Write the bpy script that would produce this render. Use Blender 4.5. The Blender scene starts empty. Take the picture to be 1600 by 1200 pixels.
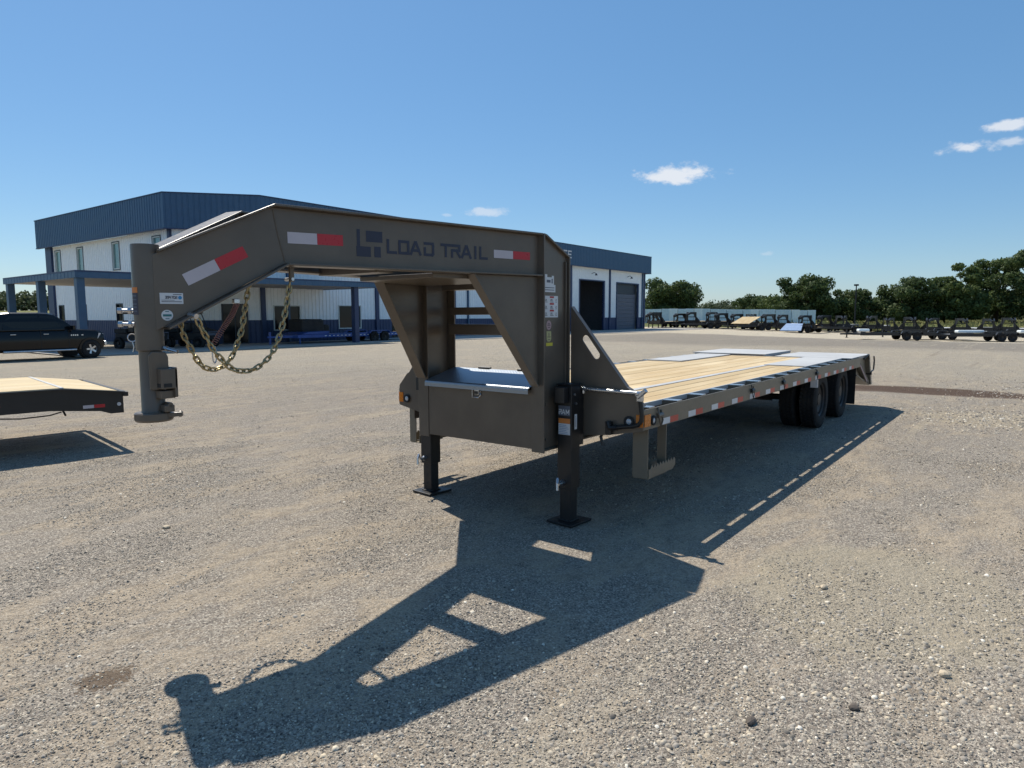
import bpy, bmesh, math, random
import numpy as np
from mathutils import Vector, Matrix
random.seed(7); rng = np.random.default_rng(11)
scn = bpy.context.scene
COL = scn.collection
R = math.radians

# ---------------------------------------------------------------- camera
CAM = Vector((-4.4032, -3.5111, 1.5887)); YAW, PITCH, ROLL = .661, .1007, -.0031
cd = bpy.data.cameras.new('camera'); cam = bpy.data.objects.new('camera', cd); COL.objects.link(cam)
Fv = Vector((math.cos(YAW)*math.cos(PITCH), math.sin(YAW)*math.cos(PITCH), -math.sin(PITCH)))
Rv = Vector((math.sin(YAW), -math.cos(YAW), 0)); Uv = Rv.cross(Fv)
R2 = Rv*math.cos(ROLL)+Uv*math.sin(ROLL); U2 = -Rv*math.sin(ROLL)+Uv*math.cos(ROLL)
m = Matrix((R2, U2, -Fv)).transposed().to_4x4(); m.translation = CAM
cam.matrix_world = m
cd.lens = 36*1050.43/1600; cd.sensor_width = 36; cd.clip_start = .05; cd.clip_end = 6000
scn.camera = cam
# ---------------------------------------------------------------- light
SUN_DIR = Vector((.215, .64, 1.0)).normalized()          # towards the sun
SUN_EL = math.asin(SUN_DIR.z); SUN_AZ = math.atan2(SUN_DIR.x, SUN_DIR.y)
sl = bpy.data.lights.new('sun', 'SUN'); sl.energy = 5.0; sl.angle = R(.5); sl.color = (1, .935, .82)
so = bpy.data.objects.new('sun', sl); COL.objects.link(so); so.rotation_euler = SUN_DIR.to_track_quat('Z', 'Y').to_euler()
scn.view_settings.view_transform = 'Standard'; scn.view_settings.look = 'None'
scn.view_settings.exposure = .22; scn.view_settings.gamma = 1; scn.view_settings.use_curve_mapping = False
world = bpy.data.worlds.new('World'); scn.world = world; world.use_nodes = True
SKY_STRENGTH = .072
def build_world():
    nt = world.node_tree; N = nt.nodes; L = nt.links; N.clear()
    out = N.new('ShaderNodeOutputWorld'); bg = N.new('ShaderNodeBackground'); L.new(bg.outputs[0], out.inputs[0])
    bg.inputs[1].default_value = SKY_STRENGTH
    sky = N.new('ShaderNodeTexSky'); sky.sky_type = 'NISHITA'; sky.sun_disc = False
    sky.sun_elevation = SUN_EL; sky.sun_rotation = SUN_AZ; sky.altitude = 200; sky.air_density = 1.0; sky.dust_density = .35; sky.ozone_density = 1.6
    hs = N.new('ShaderNodeHueSaturation'); hs.inputs['Saturation'].default_value = 1.2; hs.inputs['Value'].default_value = 1.36; L.new(sky.outputs[0], hs.inputs['Color'])
    tc = N.new('ShaderNodeTexCoord')
    def math_(op, a, b=None, c=None):
        n = N.new('ShaderNodeMath'); n.operation = op
        for i, x in enumerate((a, b, c)):
            if x is None: continue
            if isinstance(x, (int, float)): n.inputs[i].default_value = x
            else: L.new(x, n.inputs[i])
        return n.outputs[0]
    def dot(v):
        n = N.new('ShaderNodeVectorMath'); n.operation = 'DOT_PRODUCT'; L.new(tc.outputs['Generated'], n.inputs[0]); n.inputs[1].default_value = v; return n.outputs['Value']
    no = N.new('ShaderNodeTexNoise'); no.inputs['Scale'].default_value = 26; no.inputs['Detail'].default_value = 7; no.inputs['Roughness'].default_value = .62
    mp = N.new('ShaderNodeMapping'); mp.inputs['Scale'].default_value = (1, 1, 1.9); L.new(tc.outputs['Generated'], mp.inputs[0]); L.new(mp.outputs[0], no.inputs['Vector'])
    total = None
    # small fair-weather clouds: azimuth, elevation (deg) half width, half height, density
    clouds = CLOUDS
    for az, el, sx, sy, k in clouds:
        d = Vector((math.cos(el)*math.cos(az), math.cos(el)*math.sin(az), math.sin(el)))
        a = Vector((-math.sin(az), math.cos(az), 0)); b = d.cross(a)*1.0
        if b.z < 0: b = -b
        u = math_('DIVIDE', dot(a), sx); w = math_('DIVIDE', dot(b), sy)
        w2 = math_('MULTIPLY', w, w); u2 = math_('MULTIPLY', u, u)
        r = math_('SQRT', math_('ADD', u2, w2))
        r = math_('ADD', r, math_('MULTIPLY', math_('SUBTRACT', no.outputs[0], .5), 2.6))
        ss = N.new('ShaderNodeMapRange'); ss.interpolation_type = 'SMOOTHSTEP'; L.new(r, ss.inputs[0])
        ss.inputs[1].default_value = 1.0; ss.inputs[2].default_value = .35; ss.inputs[3].default_value = 0; ss.inputs[4].default_value = k
        f = math_('GREATER_THAN', dot(d), .5); msk = math_('MULTIPLY', ss.outputs[0], f)
        total = msk if total is None else math_('MAXIMUM', total, msk)
    mx = N.new('ShaderNodeMix'); mx.data_type = 'RGBA'; L.new(total, mx.inputs[0]); tn = N.new('ShaderNodeMix'); tn.data_type = 'RGBA'; tn.blend_type = 'MULTIPLY'; tn.inputs[0].default_value = 1; tn.inputs[7].default_value = (.93, .99, 1.02, 1); L.new(hs.outputs[0], tn.inputs[6]); fl = N.new('ShaderNodeMix'); fl.data_type = 'RGBA'; fl.inputs[0].default_value = .4; L.new(tn.outputs[2], fl.inputs[6]); fl.inputs[7].default_value = (2.0, 4.6, 8.2, 1); L.new(fl.outputs[2], mx.inputs[6])
    mx.inputs[7].default_value = (9.5, 10.0, 10.8, 1)
    L.new(mx.outputs[2], bg.inputs[0])
CLOUDS = [(.4234, .1957, .060, .0155, .95), (.6994, .1500, .032, .0090, .55), (.0776, .1974, .038, .0090, .85), (.0414, .2170, .030, .0085, .85), (.0365, .1991, .026, .0062, .6), (.756, .1451, .012, .004, .3), (.3054, .0835, .012, .004, .25)]
build_world()

# ---------------------------------------------------------------- helpers
def tag(o, label=None, cat=None, group=None, kind=None):
    if label: o['label'] = label
    if cat: o['category'] = cat
    if group: o['group'] = group
    if kind: o['kind'] = kind
    return o
def thing(name, label, cat, loc=(0, 0, 0), rz=0, group=None):
    o = bpy.data.objects.new(name, None); o.empty_display_size = .2; COL.objects.link(o)
    o.location = loc; o.rotation_euler = (0, 0, rz); return tag(o, label, cat, group)
class MB:
    def __init__(s): s.v = []; s.f = []
    def add(s, vs, fs):
        n = len(s.v); s.v += [tuple(v) for v in vs]; s.f += [tuple(i+n for i in f) for f in fs]; return s
    def box(s, x0, x1, y0, y1, z0, z1):
        x0, x1 = sorted((x0, x1)); y0, y1 = sorted((y0, y1)); z0, z1 = sorted((z0, z1))
        return s.add([(x, y, z) for z in (z0, z1) for y in (y0, y1) for x in (x0, x1)], [(0, 2, 3, 1), (4, 5, 7, 6), (0, 1, 5, 4), (2, 6, 7, 3), (0, 4, 6, 2), (1, 3, 7, 5)])
    def ext(s, poly, vec):
        n = len(poly); P = [Vector(p) for p in poly]; vec = Vector(vec)
        # newell normal to orient
        nn = Vector((0, 0, 0))
        for i in range(n):
            a, b = P[i], P[(i+1) % n]; nn += Vector(((a.y-b.y)*(a.z+b.z), (a.z-b.z)*(a.x+b.x), (a.x-b.x)*(a.y+b.y)))
        if nn.dot(vec) < 0: P.reverse()
        Q = [p+vec for p in P]
        return s.add(P+Q, [tuple(reversed(range(n))), tuple(range(n, 2*n))]+[(i, (i+1) % n, n+(i+1) % n, n+i) for i in range(n)])
    def bar(s, p0, p1, w, h, up=(0, 0, 1)):
        p0, p1 = Vector(p0), Vector(p1); d = (p1-p0).normalized(); u = Vector(up)
        if abs(d.dot(u)) > .98: u = Vector((1, 0, 0))
        r = d.cross(u).normalized(); u = r.cross(d)
        q = [p0+r*a*w/2+u*b*h/2 for a, b in ((-1, -1), (1, -1), (1, 1), (-1, 1))]
        return s.ext(q, p1-p0)
    def cyl(s, p0, p1, r, n=12, r1=None, cap=True):
        p0, p1 = Vector(p0), Vector(p1); d = (p1-p0).normalized(); u = Vector((0, 0, 1)) if abs(d.z) < .9 else Vector((1, 0, 0))
        a = d.cross(u).normalized(); b = d.cross(a); r1 = r if r1 is None else r1
        A = [p0+(a*math.cos(t)+b*math.sin(t))*r for t in [2*math.pi*i/n for i in range(n)]]
        B = [p1+(a*math.cos(t)+b*math.sin(t))*r1 for t in [2*math.pi*i/n for i in range(n)]]
        f = [(i, n+i, n+(i+1) % n, (i+1) % n) for i in range(n)]
        if cap: f += [tuple(range(n)), tuple(reversed(range(n, 2*n)))]
        return s.add(A+B, f)
    def tube(s, pts, r, n=8, closed=False):
        pts = [Vector(p) for p in pts]; m_ = len(pts); rings = []; prev = None
        for i, p in enumerate(pts):
            if closed: d = (pts[(i+1) % m_]-pts[i-1]).normalized()
            else: d = (pts[min(i+1, m_-1)]-pts[max(i-1, 0)]).normalized()
            if prev is None:
                u = Vector((0, 0, 1)) if abs(d.z) < .9 else Vector((1, 0, 0)); a = d.cross(u).normalized()
            else: a = (prev-d*prev.dot(d)).normalized()
            prev = a; b = d.cross(a); rings.append([p+(a*math.cos(2*math.pi*k/n)+b*math.sin(2*math.pi*k/n))*r for k in range(n)])
        vs = [q for g in rings for q in g]; fs = []
        for i in range(m_ if closed else m_-1):
            j = (i+1) % m_
            for k in range(n): fs.append((i*n+k, i*n+(k+1) % n, j*n+(k+1) % n, j*n+k))
        if not closed: fs += [tuple(reversed(range(n))), tuple(range((m_-1)*n, m_*n))]
        return s.add(vs, fs)
    def lathe(s, prof, origin, axis='y', n=24):
        o = Vector(origin); vs = []; k = len(prof)
        for i in range(n):
            t = 2*math.pi*i/n
            for r, h in prof:
                if axis == 'y': vs.append(o+Vector((r*math.cos(t), h, r*math.sin(t))))
                else: vs.append(o+Vector((r*math.cos(t), r*math.sin(t), h)))
        fs = [(i*k+j, i*k+j+1, ((i+1) % n)*k+j+1, ((i+1) % n)*k+j) for i in range(n) for j in range(k-1)]
        return s.add(vs, fs)
    def mesh(s, name, smooth=False):
        me = bpy.data.meshes.new(name); me.from_pydata(s.v, [], s.f); me.update()
        bm = bmesh.new(); bm.from_mesh(me); bmesh.ops.recalc_face_normals(bm, faces=bm.faces); bm.to_mesh(me); bm.free()
        if smooth:
            for p in me.polygons: p.use_smooth = True
        return me
    def build(s, name, mat, parent=None, smooth=False, bevel=0, label=None):
        me = s.mesh(name, smooth); me.materials.append(mat)
        o = bpy.data.objects.new(name, me); COL.objects.link(o); o.parent = parent
        if bevel:
            b = o.modifiers.new('bevel', 'BEVEL'); b.width = bevel; b.segments = 2; b.limit_method = 'ANGLE'; b.angle_limit = R(40)
        if smooth and len(me.polygons):
            try: me.set_sharp_from_angle(angle=R(38))
            except Exception: pass
        if label: o['label'] = label
        return o
def inst(name, me, parent=None, loc=(0, 0, 0), rot=(0, 0, 0), sc=(1, 1, 1)):
    o = bpy.data.objects.new(name, me); COL.objects.link(o); o.parent = parent; o.location = loc; o.rotation_euler = rot; o.scale = sc; return o
def copy_tree(o, parent=None):
    c = o.copy(); COL.objects.link(c); c.parent = parent
    for ch in list(CH.get(o, o.children)): copy_tree(ch, c)
    return c
CH = {}

# ---- materials
class NT:
    def __init__(s, name):
        s.m = bpy.data.materials.new(name); s.m.use_nodes = True; s.N = s.m.node_tree.nodes; s.L = s.m.node_tree.links
        s.b = s.N['Principled BSDF']; s.tc = s.N.new('ShaderNodeTexCoord')
    def set(s, k, v):
        if isinstance(v, (int, float)) or isinstance(v, tuple): s.b.inputs[k].default_value = v
        else: s.L.new(v, s.b.inputs[k])
    def noise(s, scale, detail=4, rough=.55, vec=None, stretch=None, dist=0):
        n = s.N.new('ShaderNodeTexNoise'); n.inputs['Scale'].default_value = scale; n.inputs['Detail'].default_value = detail; n.inputs['Roughness'].default_value = rough; n.inputs['Distortion'].default_value = dist
        v = vec or s.tc.outputs['Object']
        if stretch:
            mp = s.N.new('ShaderNodeMapping'); mp.inputs['Scale'].default_value = stretch; s.L.new(v, mp.inputs[0]); v = mp.outputs[0]
        s.L.new(v, n.inputs['Vector']); return n.outputs[0]
    def voro(s, scale, feat='F1', out='Distance', vec=None, rnd=1):
        n = s.N.new('ShaderNodeTexVoronoi'); n.feature = feat; n.inputs['Scale'].default_value = scale; n.inputs['Randomness'].default_value = rnd
        s.L.new(vec or s.tc.outputs['Object'], n.inputs['Vector']); return n.outputs[out]
    def ramp(s, x, a, b, lo=0, hi=1, smooth=True):
        n = s.N.new('ShaderNodeMapRange'); n.interpolation_type = 'SMOOTHSTEP' if smooth else 'LINEAR'
        s.L.new(x, n.inputs[0])
        for i, q in enumerate((a, b, lo, hi)): n.inputs[i+1].default_value = q
        return n.outputs[0]
    def math(s, op, a, b=0):
        n = s.N.new('ShaderNodeMath'); n.operation = op
        for i, x in enumerate((a, b)):
            if isinstance(x, (int, float)): n.inputs[i].default_value = x
            else: s.L.new(x, n.inputs[i])
        return n.outputs[0]
    def mix(s, f, a, b, mode='MIX'):
        n = s.N.new('ShaderNodeMix'); n.data_type = 'RGBA'; n.blend_type = mode
        for i, x in ((0, f), (6, a), (7, b)):
            if isinstance(x, (int, float)): n.inputs[i].default_value = x
            elif isinstance(x, tuple): n.inputs[i].default_value = (*x[:3], 1)
            else: s.L.new(x, n.inputs[i])
        return n.outputs[2]
    def bump(s, h, strength=.3, dist=.01, prev=None):
        n = s.N.new('ShaderNodeBump'); n.inputs['Strength'].default_value = strength; n.inputs['Distance'].default_value = dist; s.L.new(h, n.inputs['Height'])
        if prev: s.L.new(prev, n.inputs['Normal'])
        return n.outputs[0]
def paint(name, col, rough=.4, metal=0, var=.12, dirt=.0, dirtcol=(.3, .25, .18), spec=.5, bump=0, bscale=60):
    t = NT(name); n1 = t.noise(3.5, 6, .6); n2 = t.noise(45, 4, .7)
    c = t.mix(t.ramp(n1, .3, .7), tuple(x*(1-var) for x in col), tuple(x*(1+var) for x in col))
    if dirt: c = t.mix(t.math('MULTIPLY', t.ramp(t.noise(1.7, 8, .7), .42, .75), dirt), c, dirtcol)
    t.set('Base Color', c); t.set('Roughness', t.ramp(n2, .2, .8, max(rough-.08, .02), min(rough+.1, 1), False)); t.set('Metallic', metal); t.set('Specular IOR Level', spec)
    if bump: t.set('Normal', t.bump(t.noise(bscale, 3), bump, .004))
    return t.m
M = {}
M['bronze'] = paint('bronze_paint', (.115, .092, .071), .33, .05, .09, .22, (.20, .165, .125), .5, .10, 3)
M['bronze_deck'] = paint('dusty_bronze_paint', (.175, .15, .112), .42, .08, .1, .35, (.22, .18, .13))
M['black'] = paint('black_paint', (.011, .011, .012), .42, 0, .15, .04, (.09, .08, .065))
M['matt_black'] = paint('matt_black', (.018, .018, .019), .7, 0, .2, .15, (.1, .09, .07))
M['rubber'] = paint('tyre_rubber', (.017, .017, .018), .8, 0, .2, .25, (.09, .08, .065), .3, .3, 90)
M['steel'] = paint('bare_steel', (.42, .43, .44), .38, .9, .12)
M['zinc'] = paint('zinc_plate', (.55, .56, .58), .28, .95, .08)
M['chain'] = paint('yellow_zinc_chain', (.42, .34, .19), .36, .85, .25)
M['white'] = paint('white_sticker', (.62, .63, .64), .45, 0, .04)
M['refl_white'] = paint('reflective_tape_white', (.50, .45, .48), .35, 0, .06)
M['refl_red'] = paint('reflective_tape_red', (.45, .012, .022), .3, 0, .06)
M['side_white'] = paint('side_tape_white', (.66, .66, .66), .4, 0, .08)
M['side_red'] = paint('side_tape_red', (.55, .07, .045), .4, 0, .1)
M['amber'] = paint('amber_lens', (.62, .18, .015), .25, 0, .1)
M['orange'] = paint('orange_print', (.62, .2, .04), .5, 0, .05)
M['yellow'] = paint('yellow_print', (.6, .52, .05), .5, 0, .05)
M['paleyellow'] = paint('pale_yellow_print', (.45, .42, .2), .5, 0, .05)
M['pink'] = paint('pale_red_print', (.42, .28, .28), .5, 0, .1)
M['ink'] = paint('ink', (.05, .05, .07), .6, 0, .05)
M['redink'] = paint('red_ink', (.4, .03, .03), .6, 0, .05)
M['blueink'] = paint('blue_ink', (.03, .22, .45), .5, 0, .05)
M['tealink'] = paint('teal_ink', (.03, .16, .17), .5, 0, .05)
M['navy_print'] = paint('navy_vinyl', (.019, .021, .045), .38, 0, .04)
M['coil'] = paint('red_coiled_cable', (.22, .10, .09), .45, 0, .1)
M['bluewall'] = paint('navy_metal_cladding', (.036, .095, .175), .42, .1, .06, .05)
M['navytrim'] = paint('navy_trim', (.024, .045, .11), .45, .1, .06)
M['whitewall'] = paint('white_metal_cladding', (.80, .85, .86), .45, 0, .03, .04, (.5, .47, .42))
M['soffit'] = paint('soffit', (.42, .40, .37), .7, 0, .05)
M['frame_dark'] = paint('dark_frame', (.03, .04, .055), .4, 0, .05)
M['frame_white'] = paint('white_frame', (.55, .6, .58), .4, 0, .05)
M['glass'] = paint('window_glass', (.008, .011, .014), .12, 0, .05, spec=.3)
M['glass_teal_reflection'] = paint('window_glass_painted_reflection', (.10, .22, .22), .06, 0, .1, spec=1.0)  # teal reflection painted into the base colour of the panes
M['doorgrey'] = paint('grey_roller_door', (.10, .115, .15), .5, 0, .05)
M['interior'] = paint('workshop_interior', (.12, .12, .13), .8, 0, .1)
M['carpaint'] = paint('black_car_paint', (.004, .005, .007), .16, 0, .05, spec=.35)
M['lens'] = paint('clear_lens', (.5, .52, .55), .12, 0, .05, spec=.9)
M['bluetrailer'] = paint('blue_paint', (.015, .07, .28), .35, .05, .1)
M['tarp_blue'] = paint('pale_blue_steel', (.25, .34, .5), .4, .2, .1)
M['bark'] = paint('bark', (.055, .042, .03), .95, 0, .3, bump=.5, bscale=8)
M['fence_pale'] = paint('pale_sheet_metal', (.66, .76, .80), .5, .1, .08)
M['fence_bright'] = paint('bright_sheet_metal', (.85, .90, .90), .45, .1, .05)
M['tan_steel'] = paint('tan_primer', (.45, .36, .2), .6, 0, .1)
def wood_mat(name, a, b, c):
    t = NT(name)
    oi = t.N.new('ShaderNodeObjectInfo')
    add = t.N.new('ShaderNodeVectorMath'); add.operation = 'ADD'; cmb = t.N.new('ShaderNodeCombineXYZ')
    t.L.new(t.math('MULTIPLY', oi.outputs['Random'], 37.0), cmb.inputs[0]); t.L.new(t.math('MULTIPLY', oi.outputs['Random'], 11.0), cmb.inputs[1])
    t.L.new(t.tc.outputs['Object'], add.inputs[0]); t.L.new(cmb.outputs[0], add.inputs[1]); v = add.outputs[0]
    g = t.noise(9, 5, .6, v, (.12, 3.2, 1), 1.2); g2 = t.noise(2.2, 3, .5, v, (.25, 1.2, 1)); k = t.voro(1.1, vec=v)
    col = t.mix(t.ramp(g, .35, .68), a, b); col = t.mix(t.ramp(g2, .35, .75), col, c); col = t.mix(t.ramp(k, .05, .022), col, (.20, .10, .04))
    col = t.mix(t.math('MULTIPLY', oi.outputs['Random'], .75), col, tuple(x*.72 for x in a))
    t.set('Base Color', col); t.set('Roughness', .72); t.set('Normal', t.bump(g, .25, .003)); return t.m
M['wood'] = wood_mat('pine_board', (.56, .41, .21), (.36, .235, .11), (.68, .55, .35))
M['wood_grey'] = wood_mat('dusty_pine', (.60, .46, .25), (.48, .35, .18), (.62, .50, .32))
def tread():
    t = NT('grey_tread_plate')
    mp = t.N.new('ShaderNodeMapping'); mp.inputs['Rotation'].default_value = (0, 0, R(45)); mp.inputs['Scale'].default_value = (22, 22, 22); t.L.new(t.tc.outputs['Object'], mp.inputs[0])
    ch = t.N.new('ShaderNodeTexChecker'); ch.inputs['Scale'].default_value = 1; t.L.new(mp.outputs[0], ch.inputs[0])
    v = t.voro(30, vec=None, rnd=.0)
    c = t.mix(t.ramp(t.noise(1.6, 7, .65), .35, .7), (.40, .40, .40), (.48, .48, .475)); c = t.mix(t.ramp(t.noise(7, 6, .7), .5, .8, 0, .5), c, (.35, .32, .27))
    t.set('Base Color', c); t.set('Roughness', .6); t.set('Metallic', .0)
    t.set('Normal', t.bump(t.math('MULTIPLY', ch.outputs[1], t.ramp(v, .5, .2)), .35, .002)); return t.m
M['tread'] = tread(); M['rim_black'] = paint('black_rim', (.010, .010, .011), .5, 0, .1)
def lidmat():
    t = NT('aluminium_tread_lid'); mp = t.N.new('ShaderNodeMapping'); mp.inputs['Rotation'].default_value = (0, 0, R(45)); t.L.new(t.tc.outputs['Object'], mp.inputs[0])
    w = t.N.new('ShaderNodeTexWave'); w.inputs['Scale'].default_value = 14; t.L.new(mp.outputs[0], w.inputs[0])
    v = t.voro(38, rnd=.1)
    t.set('Base Color', (.30, .33, .37, 1)); t.set('Metallic', .85); t.set('Roughness', .42); t.set('Normal', t.bump(t.math('MULTIPLY', t.ramp(v, .45, .2), w.outputs[1]), .5, .002)); return t.m
M['lid'] = lidmat()
def ground_mat():
    t = NT('gravel_ground'); P = t.N.new('ShaderNodeNewGeometry').outputs['Position']
    big = t.noise(.35, 5, .6, P, (.55, 1.6, 1), .6); mid = t.noise(1.7, 6, .65, P, (.7, 1.5, 1), .8); fine = t.noise(9, 6, .7, P); micro = t.noise(70, 4, .7, P)
    tan = (.445, .362, .265); grey = (.285, .243, .205); pale = (.58, .495, .38)
    f = t.ramp(t.math('ADD', t.math('MULTIPLY', big, .45), t.math('MULTIPLY', mid, .55)), .43, .585)
    c = t.mix(f, grey, tan)
    c = t.mix(t.ramp(fine, .55, .75, 0, .6), c, pale); c = t.mix(t.ramp(fine, .45, .28, 0, .65), c, (.13, .11, .095)); c = t.mix(t.ramp(micro, .5, .32, 0, .6), c, (.10, .09, .08)); c = t.mix(t.ramp(micro, .56, .7, 0, .5), c, (.62, .56, .47))
    c = t.mix(t.ramp(t.noise(3.4, 8, .78, P, (.8, 1.4, 1)), .50, .34, 0, .55), c, (.155, .125, .10)); c = t.mix(t.ramp(t.noise(14, 6, .8, P), .46, .30, 0, .5), c, (.12, .10, .085))
    # pebbles as coloured cells
    vc = t.N.new('ShaderNodeTexVoronoi'); vc.inputs['Scale'].default_value = 120; t.L.new(P, vc.inputs['Vector'])
    vc2 = t.N.new('ShaderNodeTexVoronoi'); vc2.inputs['Scale'].default_value = 60; t.L.new(P, vc2.inputs['Vector'])
    sep = t.N.new('ShaderNodeSeparateColor'); t.L.new(vc.outputs['Color'], sep.inputs[0])
    sep2 = t.N.new('ShaderNodeSeparateColor'); t.L.new(vc2.outputs['Color'], sep2.inputs[0])
    peb = t.ramp(sep.outputs[0], .35, .40)
    pebf = t.math('MULTIPLY', peb, t.ramp(f, .95, .1, .35, .85))
    pc = t.mix(sep.outputs[1], (.075, .066, .058), (.62, .55, .45))
    c = t.mix(pebf, c, pc)
    peb2 = t.math('MULTIPLY', t.ramp(sep2.outputs[0], .84, .87), t.ramp(vc2.outputs['Distance'], .4, .33))
    c = t.mix(t.math('MULTIPLY', peb2, .8), c, t.mix(sep2.outputs[1], (.13, .11, .10), (.55, .50, .42)))
    # far lot: dusty pale band, then dark band, by the way across the lot
    sx = t.N.new('ShaderNodeSeparateXYZ'); t.L.new(P, sx.inputs[0]); X, Y = sx.outputs[0], sx.outputs[1]
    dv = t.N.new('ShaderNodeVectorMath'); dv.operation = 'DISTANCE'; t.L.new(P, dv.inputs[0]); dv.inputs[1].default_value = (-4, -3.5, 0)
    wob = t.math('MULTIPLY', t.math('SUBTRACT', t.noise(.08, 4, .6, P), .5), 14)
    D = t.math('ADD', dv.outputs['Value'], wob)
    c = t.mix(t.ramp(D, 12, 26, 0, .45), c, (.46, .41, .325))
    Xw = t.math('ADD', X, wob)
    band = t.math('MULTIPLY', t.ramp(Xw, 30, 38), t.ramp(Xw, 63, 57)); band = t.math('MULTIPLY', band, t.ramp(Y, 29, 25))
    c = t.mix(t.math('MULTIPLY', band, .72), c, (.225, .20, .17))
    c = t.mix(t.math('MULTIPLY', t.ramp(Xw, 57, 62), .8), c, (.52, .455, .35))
    # streaks along the lot left by tyres
    st = t.noise(1.0, 5, .7, P, (.05, 1.3, 1)); c = t.mix(t.math('MULTIPLY', t.ramp(st, .6, .72), t.ramp(D, 3, 12, .12, .55)), c, (.25, .215, .17)); st2 = t.noise(1.0, 4, .6, P, (.12, 2.6, 1), .4); c = t.mix(t.math('MULTIPLY', t.ramp(st2, .58, .68), .35), c, (.50, .43, .32))
    # oil stain and dug dirt, each with an edge of its own
    def patch(cx, cy, rx, ry, col, k, nz=.8, rot=0):
        nonlocal c
        mp = t.N.new('ShaderNodeMapping'); mp.vector_type = 'TEXTURE'; mp.inputs['Location'].default_value = (cx, cy, 0); mp.inputs['Rotation'].default_value = (0, 0, rot); mp.inputs['Scale'].default_value = (rx, ry, 1); t.L.new(P, mp.inputs[0])
        s2 = t.N.new('ShaderNodeSeparateXYZ'); t.L.new(mp.outputs[0], s2.inputs[0])
        r = t.math('SQRT', t.math('ADD', t.math('MULTIPLY', s2.outputs[0], s2.outputs[0]), t.math('MULTIPLY', s2.outputs[1], s2.outputs[1])))
        r = t.math('ADD', r, t.math('MULTIPLY', t.math('SUBTRACT', t.noise(4/max(rx, ry), 6, .7, P), .5), nz))
        c = t.mix(t.ramp(r, 1.1, .75, 0, k), c, col)
    patch(-3.28, -.36, .12, .10, (.12, .08, .05), .8, 2.8)
    patch(8.1, -3.2, 1.0, 1.2, (.42, .35, .25), .6, 1.2)
    patch(12.0, -1.9, .85, 2.1, (.10, .062, .042), .95, .35)
    patch(11.4, .4, .42, 1.6, (.13, .09, .065), .85, .35)
    patch(-.2, -2.9, 1.0, .8, (.40, .345, .25), .55, 1.0)
    # grass beyond the lot
    gr = t.math('ADD', Xw, t.math('MULTIPLY', Y, .35)); gm = t.ramp(gr, 104, 110)
    gm = t.math('MAXIMUM', gm, t.ramp(t.math('ADD', Y, wob), 66, 76))
    gcol = t.mix(t.ramp(t.noise(.12, 5, .6, P), .4, .65), (.10, .115, .035), (.21, .19, .075)); c = t.mix(gm, c, gcol)
    t.set('Base Color', c); t.set('Roughness', .95); t.set('Specular IOR Level', .25)
    h = t.math('ADD', t.math('MULTIPLY', micro, .5), t.math('MULTIPLY', sep.outputs[2], .8)); h = t.math('ADD', h, t.math('MULTIPLY', sep2.outputs[2], .6))
    nb = t.bump(h, 1.0, .012); nb = t.bump(fine, .8, .06, nb); nb = t.bump(peb2, .8, .012, nb)
    t.set('Normal', nb); return t.m
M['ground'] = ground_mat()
def stone_mat(a=(.07, .065, .06), b=(.44, .39, .32), name='stone'):
    t = NT(name); g = t.N.new('ShaderNodeNewGeometry'); r = g.outputs['Random Per Island']
    vr = t.N.new('ShaderNodeValToRGB'); t.L.new(r, vr.inputs[0]); e = vr.color_ramp.elements
    e[0].color = (*a, 1); e[0].position = 0; e[1].color = (*b, 1); e[1].position = .75
    q = e.new(.45); q.color = (.30, .27, .235, 1); q = e.new(.93); q.color = (.60, .50, .36, 1); q = e.new(1.0); q.color = (.85, .80, .70, 1)
    t.set('Base Color', t.mix(t.ramp(t.noise(60, 3), .3, .7, 0, .35), vr.outputs[0], (.3, .26, .2))); t.set('Roughness', .9); return t.m
M['stone'] = stone_mat()
M['concrete'] = paint('concrete_apron', (.36, .345, .32), .9, 0, .1, .3, (.28, .24, .19), .3, .4, 20)
def leaf_mat(name, a, b):
    t = NT(name); g = t.N.new('ShaderNodeNewGeometry')
    c = t.mix(g.outputs['Random Per Island'], a, b); c = t.mix(t.ramp(t.noise(.6, 3), .35, .65, 0, .45), c, tuple(x*1.5 for x in b))
    t.set('Base Color', c); t.set('Roughness', .7); t.set('Specular IOR Level', .25)
    try: t.set('Subsurface Weight', 0.0)
    except Exception: pass
    # a leaf lets some light through
    tr = t.N.new('ShaderNodeBsdfTranslucent'); t.L.new(c, tr.inputs[0]); ms = t.N.new('ShaderNodeMixShader'); ms.inputs[0].default_value = .3
    out = [n for n in t.N if n.type == 'OUTPUT_MATERIAL'][0]; t.L.new(t.b.outputs[0], ms.inputs[1]); t.L.new(tr.outputs[0], ms.inputs[2]); t.L.new(ms.outputs[0], out.inputs[0])
    return t.m
M['leaf'] = leaf_mat('oak_leaves', (.043, .066, .024), (.080, .112, .040))
M['leaf_b'] = leaf_mat('elm_leaves', (.058, .088, .028), (.110, .145, .048))
M['leaf_far'] = leaf_mat('far_leaves', (.055, .075, .040), (.090, .110, .055))
M['grassblade'] = leaf_mat('grass_blades', (.12, .14, .05), (.26, .24, .10))

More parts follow.
